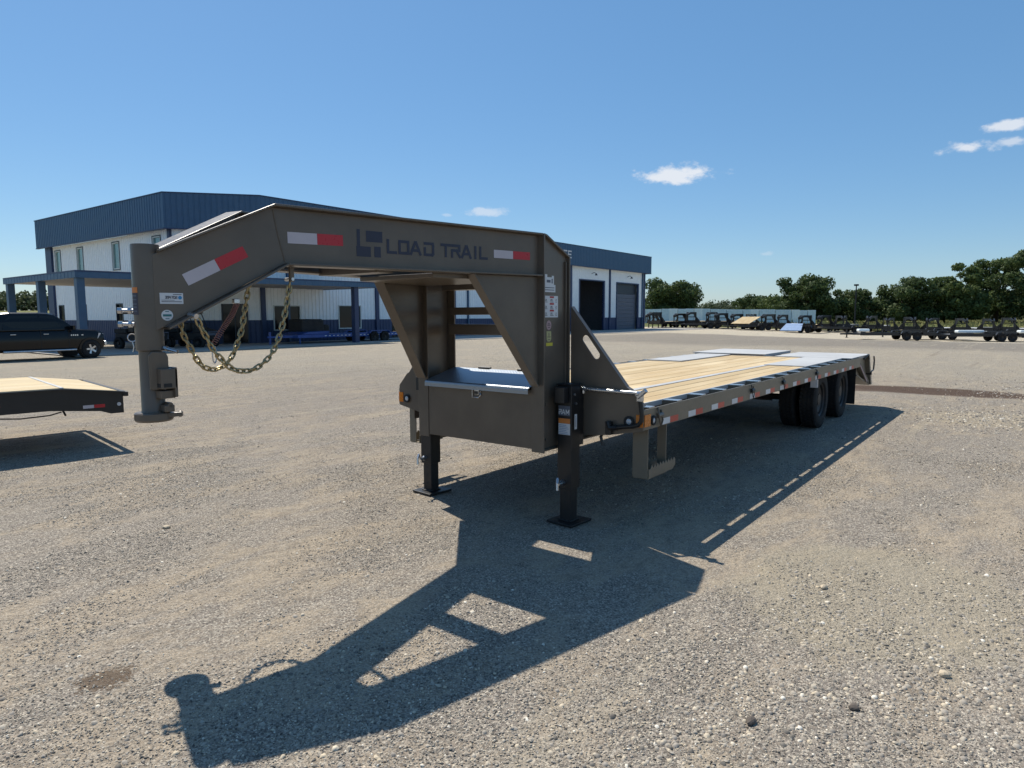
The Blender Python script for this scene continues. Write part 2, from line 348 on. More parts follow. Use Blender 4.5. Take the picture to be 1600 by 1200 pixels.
# ---------------------------------------------------------------- terrain
CT = np.array([(83.9,37.7,-.13),(91.4,19.9,-.5),(94.5,7.8,-.92),(96.2,-2.5,-1.0),(71.2,5.1,-.89),(73.5,-2.7,-.95),(66.7,11,-.75),(57,15.3,-.4),(53.5,19.8,-.15),(49.5,.4,-.45),
 (29.8,1.4,-.05),(20.7,-3.3,0),(143.8,17.7,-.2),(200.8,25.8,.2),(221.9,-1.2,.2),(134.8,45.6,.5),(116.5,52.8,.4),(147.8,452.5,5.5),(52.7,167.5,1),(14.9,69.4,0),(428,91,1.5),(30.9,602,9),(442,-89,1.5),
 (8,29,-.15),(20,36,-.13),(35,34,-.13),(50,34,-.13),(64,34,-.13),(77,35,-.13),(15,50,-.13),(40,50,-.13),(65,50,-.13),(25,26,-.08),(45,27,-.12),(62,27,-.15),(10,10,0),(0,20,-.05),(-20,20,0),(-20,-20,0),(20,-30,0),(60,-40,-.8),(0,-80,0),(-80,0,0),(-300,-300,2),(300,-300,2),(-300,200,2),(1500,0,4),(0,1500,14),(-1500,0,4),(0,-1500,4)])
def gz(x, y):
    x = np.asarray(x, float); y = np.asarray(y, float)
    w = 1/((x[..., None]-CT[:, 0])**2+(y[..., None]-CT[:, 1])**2+4.0)**1.6
    z = (w*CT[:, 2]).sum(-1)/w.sum(-1)
    d = np.hypot(x+2, y+1); t = np.clip((d-13)/14, 0, 1); return z*t*t*(3-2*t)
def gzf(x, y): return float(gz(x, y))
def build_ground():
    ax = np.concatenate([-np.geomspace(1500, 42, 22), np.arange(-40, 150, 1.5), np.geomspace(150, 1500, 24)])
    X, Y = np.meshgrid(ax, ax+0.0); Z = gz(X, Y); n = len(ax)
    # small undulation, tyre-worn
    D = np.hypot(X+4, Y+3)
    V = np.stack([X, Y, Z], -1).reshape(-1, 3); idx = np.arange(n*n).reshape(n, n)
    F = np.stack([idx[:-1, :-1], idx[:-1, 1:], idx[1:, 1:], idx[1:, :-1]], -1).reshape(-1, 4)
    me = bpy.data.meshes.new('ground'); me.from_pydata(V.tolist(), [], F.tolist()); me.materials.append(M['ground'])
    for p in me.polygons: p.use_smooth = True
    o = bpy.data.objects.new('ground', me); COL.objects.link(o); tag(o, kind='structure')
build_ground()
def from_np(name, V, F, mat):
    me = bpy.data.meshes.new(name); nv, nf, k = len(V), len(F), F.shape[1]
    me.vertices.add(nv); me.vertices.foreach_set('co', V.astype(np.float32).ravel())
    me.loops.add(nf*k); me.loops.foreach_set('vertex_index', F.astype(np.int32).ravel())
    me.polygons.add(nf); me.polygons.foreach_set('loop_start', np.arange(0, nf*k, k, dtype=np.int32)); me.polygons.foreach_set('loop_total', np.full(nf, k, np.int32))
    me.update(calc_edges=True); me.materials.append(mat)
    return me
OCT_V = np.array([(1,0,0),(0,1,0),(-1,0,0),(0,-1,0),(0,0,1),(0,0,-.6)], float)
OCT_F = np.array([(0,1,4),(1,2,4),(2,3,4),(3,0,4),(1,0,5),(2,1,5),(3,2,5),(0,3,5)])
BV = np.array([(x, y, z) for z in (-.6, .6) for x, y in ((1, .2), (.45, .95), (-.5, .85), (-1, -.1), (-.4, -.9), (.6, -.8))], float); BV[6:, :2] *= .68
BF = [(0,1,7,6),(1,2,8,7),(2,3,9,8),(3,4,10,9),(4,5,11,10),(5,0,6,11)]
BF3 = np.array([t for q in BF for t in ((q[0], q[1], q[2]), (q[0], q[2], q[3]))]+[(6,7,8),(6,8,9),(6,9,10),(6,10,11)])
def pnoise(x, y, s, seed):
    r = np.random.default_rng(seed); o = 0
    for i in range(7):
        a = r.uniform(0, 6.28); k = s*(1.0+.8*i*r.uniform(.5, 1)); o = o+np.sin((x*math.cos(a)*.7+y*math.sin(a)*1.3)*k+r.uniform(0, 6.28))
    return o/7
def scatter(n, rmin, rmax, smin, smax, V0, F0, power=1.0, jitter=.25, flat=.6, patch=1.0):
    # spread over the lot in front of and around the trailer, denser near the viewer
    a = YAW+rng.uniform(-.82, .82, n); r = (rng.uniform(0, 1, n)**power)*(rmax-rmin)+rmin
    x = CAM.x+r*np.cos(a); y = CAM.y+r*np.sin(a)
    m_ = pnoise(x, y, 1.1, 3)+.6*pnoise(x, y, 3.7, 5); keep = rng.uniform(-1, 1, n) < m_*3.4*patch-.15+(1-patch)
    x, y = x[keep], y[keep]; n = len(x)
    s = smin*(smax/smin)**(rng.uniform(0, 1, n)**2.4)
    k = len(V0); V = V0[None]*(1+rng.uniform(-jitter, jitter, (n, k, 3)))*s[:, None, None]
    V[:, :, 0] *= rng.uniform(.75, 1.35, n)[:, None]; V[:, :, 2] *= (flat*rng.uniform(.45, 1.3, n))[:, None]
    t = rng.uniform(0, 6.28, n); c, q = np.cos(t)[:, None], np.sin(t)[:, None]; tx = rng.uniform(-.6, .6, n)[:, None]
    X = V[:, :, 0]*c-V[:, :, 1]*q; Y = V[:, :, 0]*q+V[:, :, 1]*c; Z = V[:, :, 2]+X*tx
    z0 = gz(x, y); W = np.stack([X+x[:, None], Y+y[:, None], Z+(z0+s*flat*.25)[:, None]], -1).reshape(-1, 3)
    F = (F0[None]+(np.arange(n)*k)[:, None, None]).reshape(-1, 3); return W, F
def build_gravel():
    parts = [scatter(250000, 1.6, 9, .0028, .0075, OCT_V, OCT_F, .8, .45, .75), scatter(34000, 1.6, 10, .004, .014, BV, BF3, .75, .32, .55), scatter(30000, 6, 26, .006, .016, OCT_V, OCT_F, .8, .4)]
    # coarse tan stone on the right of the lot
    def blob(n, cx, cy, sx, sy, smin, smax):
        x = rng.normal(cx, sx, n); y = rng.normal(cy, sy, n); s = smin*(smax/smin)**(rng.uniform(0, 1, n)**2)
        k = len(BV); V = BV[None]*(1+rng.uniform(-.2, .2, (n, k, 3)))*s[:, None, None]; V[:, :, 2] *= .6
        t = rng.uniform(0, 6.28, n); c, q = np.cos(t)[:, None], np.sin(t)[:, None]
        X = V[:, :, 0]*c-V[:, :, 1]*q; Y = V[:, :, 0]*q+V[:, :, 1]*c
        W = np.stack([X+x[:, None], Y+y[:, None], V[:, :, 2]+(gz(x, y)+s*.1)[:, None]], -1).reshape(-1, 3)
        return W, (BF3[None]+(np.arange(n)*k)[:, None, None]).reshape(-1, 3)
    parts += [blob(3600, 8.1, -3.3, .8, .9, .006, .024), blob(3500, 13, -4.2, 1.6, 1.0, .006, .024), blob(2200, -.9, -3.3, .6, .4, .004, .015), blob(1600, -2.0, -2.6, .6, .25, .004, .013), blob(1500, -3.0, -1.6, .5, .3, .0035, .009)]
    off = 0; Vs, Fs = [], []
    for V, F in parts: Vs.append(V); Fs.append(F+off); off += len(V)
    me = from_np('gravel', np.concatenate(Vs), np.concatenate(Fs), M['stone'])
    o = bpy.data.objects.new('gravel', me); COL.objects.link(o)
    tag(o, 'loose grey and tan gravel spread over the lot', 'gravel', kind='stuff')
build_gravel()
def build_big_stones():
    data = [(-1.87, -2.72, .022, 'dark rounded stone alone on the gravel below the neck shadow', 0), (-1.52, -3.02, .018, 'dark angular stone by the bottom right gravel patch', 0), (-1.0, -3.28, .022, 'pale tan flat stone near the bottom right corner', 1),
            (-.3, -2.62, .020, 'small tan stone on the bare sandy patch', 1), (-3.87, -.02, .024, 'grey stone at the left edge beyond the brown stain', 0), (-2.1, 1.6, .024, 'flat white stone on open gravel far left of the jack', 1)]
    for i, (x, y, s, lab, c) in enumerate(data):
        r = np.random.default_rng(i+50); bm = bmesh.new(); bmesh.ops.create_icosphere(bm, subdivisions=2, radius=1)
        for v in bm.verts:
            k = 1+.16*math.sin(v.co.x*3+i)+.13*math.cos(v.co.y*4+i*2)+r.uniform(-.05, .05); v.co = Vector((v.co.x*s*1.25, v.co.y*s, v.co.z*s*.62))*k
        me = bpy.data.meshes.new('stone'); bm.to_mesh(me); bm.free(); me.materials.append(M['dark_stone'] if c == 0 else M['pale_stone'])
        o = inst('stone', me, None, (x, y, s*.38), (0, 0, i)); tag(o, lab, 'stone')
M['dark_stone'] = paint('dark_stone', (.11, .09, .075), .9, 0, .3, bump=.6, bscale=50)
M['pale_stone'] = paint('pale_stone', (.48, .40, .29), .9, 0, .2, bump=.6, bscale=50)
build_big_stones()

# ---------------------------------------------------------------- stroke lettering (flat print)
GL = {'L': [[(0, 1), (0, 0), (.8, 0)]], 'O': [[(0, 0), (0, 1), (.9, 1), (.9, 0), (0, 0)]], 'A': [[(0, 0), (.45, 1), (.55, 1), (1, 0)], [(.25, .3), (.75, .3)]],
 'D': [[(.0, 1), (.85, 1), (.9, .85), (.9, .1), (.8, 0), (0, 0), (0, .55)]], 'T': [[(0, 1), (.9, 1)], [(.45, 1), (.45, 0)]], 'R': [[(0, 0), (0, .55), (.85, .55), (.85, 1), (0, 1)], [(.5, .55), (.9, 0)]],
 'I': [[(.1, 1), (.1, 0)]], 'S': [[(.8, 1), (0, 1), (0, .5), (.8, .5), (.8, 0), (0, 0)]], 'E': [[(.8, 1), (0, 1), (0, 0), (.8, 0)], [(0, .5), (.7, .5)]], 'V': [[(0, 1), (.4, 0), (.5, 0), (.9, 1)]],
 'C': [[(.8, 1), (0, 1), (0, 0), (.8, 0)]], 'M': [[(0, 0), (0, 1), (.55, .25), (1.1, 1), (1.1, 0)]], '3': [[(0, 1), (.8, 1), (.8, 0), (0, 0)], [(.2, .5), (.8, .5)]], '9': [[(.8, .5), (0, .5), (0, 1), (.8, 1), (.8, 0), (0, 0)]],
 '4': [[(0, 1), (0, .45), (.8, .45)], [(.65, 1), (.65, 0)]], '7': [[(0, 1), (.8, 1), (.3, 0)]], '0': [[(0, 0), (0, 1), (.8, 1), (.8, 0), (0, 0)]], '2': [[(0, 1), (.8, 1), (.8, .5), (0, .5), (0, 0), (.8, 0)]], ' ': [], '5': [[(.8, 1), (0, 1), (0, .5), (.8, .5), (.8, 0), (0, 0)]]}
ADV = {'I': .42, ' ': .42, 'A': 1.22, 'M': 1.3}
def text_len(s, gap=.28): return sum(ADV.get(c, .9)+gap for c in s)-gap
def lettering(s, o, ux, uz, h, total, th=.17, depth=.0015, gap=.28):
    # strokes as thin raised print, from origin o along ux (unit), up uz (unit), height h, overall width total
    o, ux, uz = Vector(o), Vector(ux), Vector(uz); nn = ux.cross(uz).normalized(); k = total/text_len(s, gap); mb = MB(); x = 0; lay = 0
    for c in s:
        for st in GL[c]:
            for a, b in zip(st[:-1], st[1:]):
                pa = o+ux*(x+a[0])*k+uz*(a[1]*(1-th)+th/2)*h; pb = o+ux*(x+b[0])*k+uz*(b[1]*(1-th)+th/2)*h; d = (pb-pa).normalized(); q = nn.cross(d)*th*h/2; e = d*th*h/2*.98
                lay = (lay+1) % 5; off = nn*(depth+.00012*lay)
                mb.add([pa-e-q+off, pb+e-q+off, pb+e+q+off, pa-e+q+off], [(0, 1, 2, 3)])
        x += ADV.get(c, .9)+gap
    return mb
def decal(mb, o, ux, uz, w, h, off):
    o, ux, uz = Vector(o), Vector(ux), Vector(uz); nn = ux.cross(uz).normalized(); o = o+nn*off
    return mb.add([o, o+ux*w, o+ux*w+uz*h, o+uz*h], [(0, 1, 2, 3)])

# ================================================================= main gooseneck trailer
T = thing('gooseneck_trailer', 'long bronze-grey gooseneck flatbed trailer with pine board deck standing in the middle of the lot', 'trailer')
BR, BD = M['bronze'], M['bronze_deck']
W = 1.295; ZD = .913
# frame of the neck: near beam runs A -> coupler in plan
for sgn in (-1, 1):
    A = Vector((-.352, sgn*.60, 0)); B = Vector((-2.845, sgn*.060, 0)); e = (B-A).normalized(); n = Vector((-e.y, e.x, 0))
    def P(s, z, k=0): v = A+e*s+n*k; return (v.x, v.y, z)
    Ls = (B-A).length
    prof = [(0, 2.172), (1.95, 2.182), (Ls, 1.895), (Ls, 1.520), (1.885, 1.882), (0, 1.889)]
    mb = MB(); mb.ext([P(s, z, -.006) for s, z in prof], n*.012)
    def flange(pts, w, th, up):
        for i in range(len(pts)-1):
            (s0, z0), (s1, z1) = pts[i], pts[i+1]; z0 += up*th*0; q = [P(s0, z0, -w/2), P(s1, z1, -w/2), P(s1, z1+up*th, -w/2), P(s0, z0+up*th, -w/2)]
            mb.ext(q, n*w)
    flange([(0, 2.172), (1.95, 2.182), (Ls-.02, 1.905)], .125, .013, 1)
    flange([(0, 1.889), (1.885, 1.882), (Ls-.05, 1.540)], .125, .013, -1)
    mb.build('neck_beam', BR, T, bevel=.003)
    wb = MB(); wb.tube([P(1.945, 2.170, .0075), P(1.92, 2.03, .0075), P(1.887, 1.89, .0075)], .0035, 5); wb.tube([P(1.945, 2.170, -.0075), P(1.92, 2.03, -.0075), P(1.887, 1.89, -.0075)], .0035, 5); wb.build('weld_bead', BR, T, True)
    # gusset under the beam
    g = MB(); g.ext([P(.60, 1.873, -.005), P(.0, 1.873, -.005), P(.0, 1.07, -.005), P(.02, 1.07, -.005)], n*.010)
    g.ext([P(.60, 1.873, -.045), P(.612, 1.873, -.045), P(.032, 1.07, -.045), P(.02, 1.07, -.045)], n*.09)
    g.build('gusset', BR, T, bevel=.002)
    # riser column: web with flanges front and rear, corner cut at the top
    y0, y1 = sgn*.545, sgn*.66; r = MB()
    r.ext([(-.338, sgn*.622, .568), (-.338, sgn*.622, 2.172), (-.31, sgn*.622, 2.166), (-.014, sgn*.622, 2.03), (-.014, sgn*.622, .568)], (0, sgn*.012, 0))
    r.box(-.352, -.338, y0, y1, .565, 2.185); r.box(-.014, 0, y0, y1, .565, 2.035)
    r.ext([(-.338, y0, 2.185), (-.31, y0, 2.180), (0.0, y0, 2.040), (-.014, y0, 2.030), (-.32, y0, 2.168), (-.338, y0, 2.172)], (0, y1-y0, 0))
    r.box(-.338, -.014, sgn*.6345, sgn*.657, .580, .590)
    r.box(-.048, -.040, sgn*.6345, sgn*.652, .60, 2.0)
    r.build('riser', BR, T, bevel=.0025)
    for z in (.66, .93): bo = MB(); bo.cyl((-.30, sgn*.634, z), (-.30, sgn*.648, z), .012, 6); bo.build('bolt', M['bronze'], T)
# plates between the beams
mb = MB(); mb.ext([(-.36, -.55, 1.872), (-.36, .55, 1.872), (-1.20, .37, 1.872), (-1.20, -.37, 1.872)], (0, 0, -.03)); mb.build('cross_plate', BR, T, bevel=.003)
mb = MB(); mb.box(-1.61, -1.48, -.29, .29, 1.86, 1.87); mb.box(-1.61, -1.60, -.29, .29, 1.87, 2.0); mb.build('cross_bar', BR, T)
mb = MB()
mb.ext([(-2.22, -.15, 1.862), (-2.22, .15, 1.862), (-2.44, .11, 1.742), (-2.44, -.11, 1.742)], (.006, 0, -.012)); mb.box(-2.145, -2.12, -.175, -.158, 1.785, 1.867); mb.build('bend_plate', BR, T)
mb = MB(); mb.box(-.17, -.02, -.543, .543, 1.81, 2.015); mb.build('cross_bar', BR, T, bevel=.004)  # unseen bar behind the neck, added and sized to shade the toolbox lid
mb = MB(); mb.box(-.07, -.03, -.543, .543, 1.60, 1.665); mb.box(-.352, -.34, -.543, .543, 1.872, 2.17); mb.build('cross_bar', BR, T, bevel=.004)
mb = MB(); mb.box(-.09, -.03, -.543, .543, 1.432, 1.515); mb.box(-.10, -.03, -.543, .543, 1.516, 1.522); mb.build('cross_bar', BR, T, bevel=.003)
# toolbox
mb = MB(); mb.box(-.346, -.338, -.543, .543, .585, 1.035); mb.ext([(-.336, -.543, .585), (-.336, -.543, 1.035), (-.03, -.543, 1.125), (-.03, -.543, .585)], (0, .006, 0)); mb.ext([(-.336, .537, .585), (-.336, .537, 1.035), (-.03, .537, 1.125), (-.03, .537, .585)], (0, .006, 0)); mb.box(-.034, -.03, -.536, .536, .592, 1.125); mb.box(-.336, -.036, -.536, .536, .585, .59)
tb = mb.build('toolbox', BR, T, bevel=.002)
mb = MB(); mb.ext([(-.37, -.542, 1.052), (-.37, -.542, 1.058), (-.02, -.542, 1.142), (-.02, -.542, 1.136)], (0, 1.084, 0))
for i in range(6):
    a0, a1 = R(i*18), R((i+1)*18); rr = .022
    p = [(-.37-rr*math.sin(a0), 1.036+rr*math.cos(a0)), (-.37-rr*math.sin(a1), 1.036+rr*math.cos(a1))]
    mb.add([(p[0][0], -.542, p[0][1]), (p[0][0], .542, p[0][1]), (p[1][0], .542, p[1][1]), (p[1][0], -.542, p[1][1])], [(0, 1, 2, 3)])
mb.box(-.394, -.391, -.542, .542, 1.006, 1.036)
lid = mb.build('toolbox_lid', M['lid'], T, bevel=0)
for y in (.20, -.22):
    mb = MB(); mb.box(-.03, .003, y-.06, y+.06, 1.142, 1.153); mb.cyl((0.0, y-.06, 1.148), (0.0, y+.06, 1.148), .010, 8); mb.build('hinge', M['black'], lid, bevel=.002)
mb = MB(); D_ = [(.045, -.045), (.045, .035), (-.02, .035), (-.045, .01), (-.035, -.005), (-.045, -.02), (-.02, -.045)]
mb.tube([(-.352, y, .985+z) for y, z in D_], .005, 6, True); mb.box(-.352, -.347, -.022, .022, .965, 1.0); la = mb.build('latch', M['zinc'], tb)
mb = MB(); mb.box(-.358, -.352, -.012, .018, .968, .990); mb.build('key_plate', M['black'], la)
# neck prints
A = Vector((-.352, -.60, 0)); B = Vector((-2.845, -.060, 0)); e = (B-A).normalized(); ln = (B-A).length; nout = Vector((e.y, -e.x, 0))
if nout.y > 0: nout = -nout
ex = -e   # reading direction, left to right as seen from outside
def NP(s, z): v = A+e*s+nout*.0066; return Vector((v.x, v.y, z))
Z = Vector((0, 0, 1))
def stripe(s0, z0, s1, z1, h, parent, label=None):
    a, b = NP(s0, z0), NP(s1, z1); u = (b-a).normalized(); upv = (Z-u*Z.dot(u)).normalized(); Lh = (b-a).length
    m1 = MB(); decal(m1, a-upv*h/2, u, upv, Lh*.52, h, .0008); t_ = m1.build('reflective_tape', M['refl_white'], parent)
    m2 = MB(); decal(m2, a-upv*h/2+u*Lh*.522, u, upv, Lh*.478, h, .0008); m2.build('reflective_tape', M['refl_red'], parent)
stripe(1.868, 2.025, 1.537, 2.030, .062, T)
stripe(2.405, 1.775, 2.100, 1.935, .062, T)
stripe(.412, 2.018, .080, 2.018, .055, T)
def word(s, o, ux, h, total, th, depth, name, mat, parent):
    k = total/text_len(s); x = 0
    for c in s:
        if c != ' ':
            w = (ADV.get(c, .9))*k; lettering(c, Vector(o)+Vector(ux)*x, ux, Z, h, w, th, depth).build(name, mat, parent)
        x += (ADV.get(c, .9)+.28)*k
word('LOAD TRAIL', NP(1.240, 1.972), ex, .088, .772, .20, .0015, 'letter', M['navy_print'], T)
mb = MB(); o_ = NP(1.452, 1.945); k = .19
for x0, x1, z0, z1 in ((0.02, .13, .38, 1.0), (0, .50, 0, .38), (.34, .92, .56, .97), (.62, .85, 0, .40)): decal(mb, o_+ex*(x0*k)+Z*(z0*k*.84), ex, Z, (x1-x0)*k, (z1-z0)*k*.84, .0009)
mb.build('logo', M['navy_print'], T)
mb = MB(); decal(mb, NP(2.527, 1.655), ex, Z, .108, .054, .0008); sk = mb.build('sticker', M['white'], T, label='white sticker with a printed number and blue dot')
mb = lettering('394702', NP(2.502, 1.680), ex, Z, .014, .055, .18, .0016); decal(mb, NP(2.520, 1.664), ex, Z, .094, .003, .0016); decal(mb, NP(2.520, 1.672), ex, Z, .06, .002, .0016); decal(mb, NP(2.466, 1.700), ex, Z, .040, .003, .0016); mb.build('printing', M['ink'], sk)
mb = MB(); c0 = NP(2.434, 1.686)+nout*.0016; mb.add([c0+ex*.009*math.cos(t)+Z*.009*math.sin(t) for t in [i*math.pi/8 for i in range(16)]], [tuple(range(16))]); mb.build('dot', M['blueink'], sk)
mb = MB(); c0 = NP(2.497, 1.598)+nout*.0008; mb.add([c0+ex*.027*math.cos(t)+Z*.027*math.sin(t) for t in [i*math.pi/12 for i in range(24)]], [tuple(range(24))]); sk = mb.build('sticker', M['white'], T, label='round white sticker')
mb = MB(); decal(mb, NP(2.517, 1.592), ex, Z, .040, .011, .0016)
for r_, z_ in ((.018, 1.615), (.018, 1.579)): decal(mb, NP(2.506, z_), ex, Z, r_, .004, .0016)
mb.build('printing', M['tealink'], sk)
# coupler
C0 = Vector((-2.850, 0, 0))
mb = MB(); mb.lathe([(.050, 1.946), (.064, 1.946), (.065, 1.935), (.065, 1.425), (.058, 1.42), (.054, 1.42)], C0, 'z', 28); mb.lathe([(0.001, 1.938), (.060, 1.938)], C0, 'z', 28)
cp = mb.build('coupler_tube', BR, T, True)
mb = MB(); mb.lathe([(.054, 1.45), (.055, 1.12), (.060, 1.11)], C0, 'z', 24); it = mb.build('inner_tube', BR, cp, True)
mb = MB(); mb.lathe([(.001, 1.112), (.082, 1.112), (.089, 1.106), (.090, 1.075), (.083, 1.066), (.040, 1.066), (.035, 1.10)], C0, 'z', 32); mb.build('coupler_base', BR, cp, True)
mb = MB(); mb.ext([(-2.885, -.050, 1.23), (-2.885, -.050, 1.40), (-2.87, -.058, 1.42), (-2.81, -.070, 1.415), (-2.80, -.072, 1.39), (-2.80, -.072, 1.23)], (-.012, -.030, 0)); mb.box(-2.865, -2.785, -.135, -.072, 1.235, 1.335); mb.box(-2.80, -2.785, -.135, -.02, 1.19, 1.34)
mb.box(-2.86, -2.79, -.115, -.05, 1.185, 1.225); mb.box(-2.84, -2.79, -.10, -.04, 1.115, 1.15); mb.cyl((-2.81, -.10, 1.15), (-2.81, -.045, 1.15), .014, 8); mb.build('latch_block', BR, cp, bevel=.004)
mb = MB(); mb.bar((-2.82, -.06, 1.095), (-2.755, -.105, 1.100), .03, .022); mb.cyl((-2.765, -.10, 1.085), (-2.765, -.10, 1.115), .010, 6); mb.build('latch_handle', BR, cp, bevel=.003)
mb = MB(); mb.box(-2.855, -2.815, -.1362, -.1354, 1.243, 1.262); mb.box(-2.866, -2.8655, -.125, -.09, 1.243, 1.262); mb.build('spring_slot', M['matt_black'], cp)
for z in (1.622, 1.555):
    mb = MB(); d = Vector((-.80, .60, 0)); p = C0+d*.062+Z*z; mb.cyl(p, p+d*.070, .0095, 10); mb.cyl(p+d*.012, p+d*.028, .019, 6); mb.cyl(p+d*.055, p+d*.074, .017, 6); mb.build('set_screw', M['zinc'], cp, bevel=.001)
mb = MB(); mb.tube([(-2.912+.018*math.cos(t), .05-.008*math.cos(t), 1.487+.020*math.sin(t)) for t in [i*math.pi/6 for i in range(12)]], .0028, 6, True); mb.tube([(-2.912, .05, 1.467), (-2.908, .045, 1.44), (-2.912, .05, 1.415)], .0028, 6); mb.build('pin_clip', M['zinc'], cp)
mb = MB(); mb.cyl((-2.80, -.055, 1.432), (-2.765, -.105, 1.415), .010, 10); mb.cyl((-2.805, -.05, 1.434), (-2.797, -.062, 1.431), .014, 8); mb.build('locking_pin', M['zinc'], cp)
# curved labels on the tube
def tube_label(z0, z1, a0, a1, mat, name='sticker', r=.0658, n=10, par=None):
    mb = MB(); vs = []
    for i in range(n+1):
        a = a0+(a1-a0)*i/n; vs += [(C0.x+r*math.cos(a), r*math.sin(a), z0), (C0.x+r*math.cos(a), r*math.sin(a), z1)]
    mb.add(vs, [(2*i, 2*i+2, 2*i+3, 2*i+1) for i in range(n)]); return mb.build(name, mat, par or cp, True)
sk = tube_label(1.600, 1.735, R(160), R(207), M['ink']); tube_label(1.708, 1.735, R(160), R(207), M['orange'], 'label_header', .0663, 10, sk)
for z in (1.69, 1.672, 1.65, 1.635, 1.615): tube_label(z, z+.006, R(165), R(200), M['doorgrey'], 'printing', .0663, 8, sk)
# side prints on the near riser web (stickers)
def web(y, x0, z0, w, h, off, mb=None): mb = mb or MB(); return decal(mb, (x0, y, z0), (1, 0, 0), Z, w, h, off)
YW = -.6345
mb = web(YW, -.325, 1.765, .155, .055, .001); web(YW, -.305, 1.82, .115, .055, .001, mb); web(YW, -.305, 1.875, .028, .02, .001, mb); web(YW, -.218, 1.875, .028, .012, .001, mb); sk = mb.build('sticker', M['white'], T, label='white sticker shaped like a small machine')
mb = web(YW, -.315, 1.778, .13, .006, .002); web(YW, -.315, 1.795, .13, .006, .002, mb); web(YW, -.285, 1.835, .05, .02, .002, mb); web(YW, -.222, 1.83, .015, .035, .002, mb); mb.build('printing', M['doorgrey'], sk)
mb = web(YW, -.335, 1.578, .20, .16, .001); sk = mb.build('sticker', M['white'], T, label='white warning sticker sheet')
mb = MB()
for i in range(3): web(YW, -.245, 1.622+.05*i, .055, .013, .002, mb); web(YW, -.335, 1.622+.05*i, .025, .009, .002, mb)
mb.build('printing', M['redink'], sk)
mb = MB()
for i in range(3):
    for x0, w in ((-.305, .03), (-.24, .045), (-.17, .018)): web(YW, x0, 1.590+.05*i, w, .004, .002, mb); web(YW, x0, 1.600+.05*i, w*.8, .004, .002, mb); web(YW, x0+.004, 1.608+.05*i, w*.6, .005, .002, mb)
mb.build('printing', M['ink'], sk)
mb = MB(); mb.add([(-.255+.032*math.cos(t), YW-.001, 1.520+.036*math.sin(t)) for t in [i*math.pi/10 for i in range(20)]], [tuple(range(20))]); sk = mb.build('sticker', M['pink'], T, label='round pale red and grey sticker')
mb = web(YW, -.275, 1.518, .04, .006, .002); web(YW, -.27, 1.53, .028, .004, .002, mb); web(YW, -.268, 1.502, .028, .004, .002, mb); mb.build('printing', M['ink'], sk)
mb = MB(); mb.ext([(-.285+.0, YW-.001, 1.475), (-.225, YW-.001, 1.475), (-.225, YW-.001, 1.415), (-.24, YW-.001, 1.398), (-.27, YW-.001, 1.398), (-.285, YW-.001, 1.415)], (0, -.0006, 0)); sk = mb.build('sticker', M['paleyellow'], T, label='shield-shaped pale yellow sticker')
mb = web(YW, -.276, 1.43, .042, .005, .003); web(YW, -.26, 1.44, .008, .022, .003, mb); web(YW, -.27, 1.41, .03, .004, .003, mb); mb.build('printing', M['ink'], sk)
mb = web(YW, -.29, 1.365, .085, .024, .001); mb.build('sticker', M['yellow'], T, label='narrow yellow sticker')
# bulkhead wings, with a hand slot each
def slot_plate(name, outer, hole, x, th, mat, parent):
    cu = bpy.data.curves.new(name, 'CURVE'); cu.dimensions = '2D'; cu.fill_mode = 'BOTH'; cu.extrude = th/2
    for pts in (outer, hole):
        if not pts: continue
        sp = cu.splines.new('POLY'); sp.points.add(len(pts)-1); sp.use_cyclic_u = True
        for i, (y, z) in enumerate(pts): sp.points[i].co = (y, z, 0, 1)
    tmp = bpy.data.objects.new('tmp', cu); COL.objects.link(tmp)
    me = bpy.data.meshes.new_from_object(tmp.evaluated_get(bpy.context.evaluated_depsgraph_get())); bpy.data.objects.remove(tmp)
    me.transform(Matrix(((0, 0, 1, x), (1, 0, 0, 0), (0, 1, 0, 0), (0, 0, 0, 1)))); me.name = name; me.materials.clear(); me.materials.append(mat)
    o = bpy.data.objects.new(name, me); COL.objects.link(o); o.parent = parent; return o
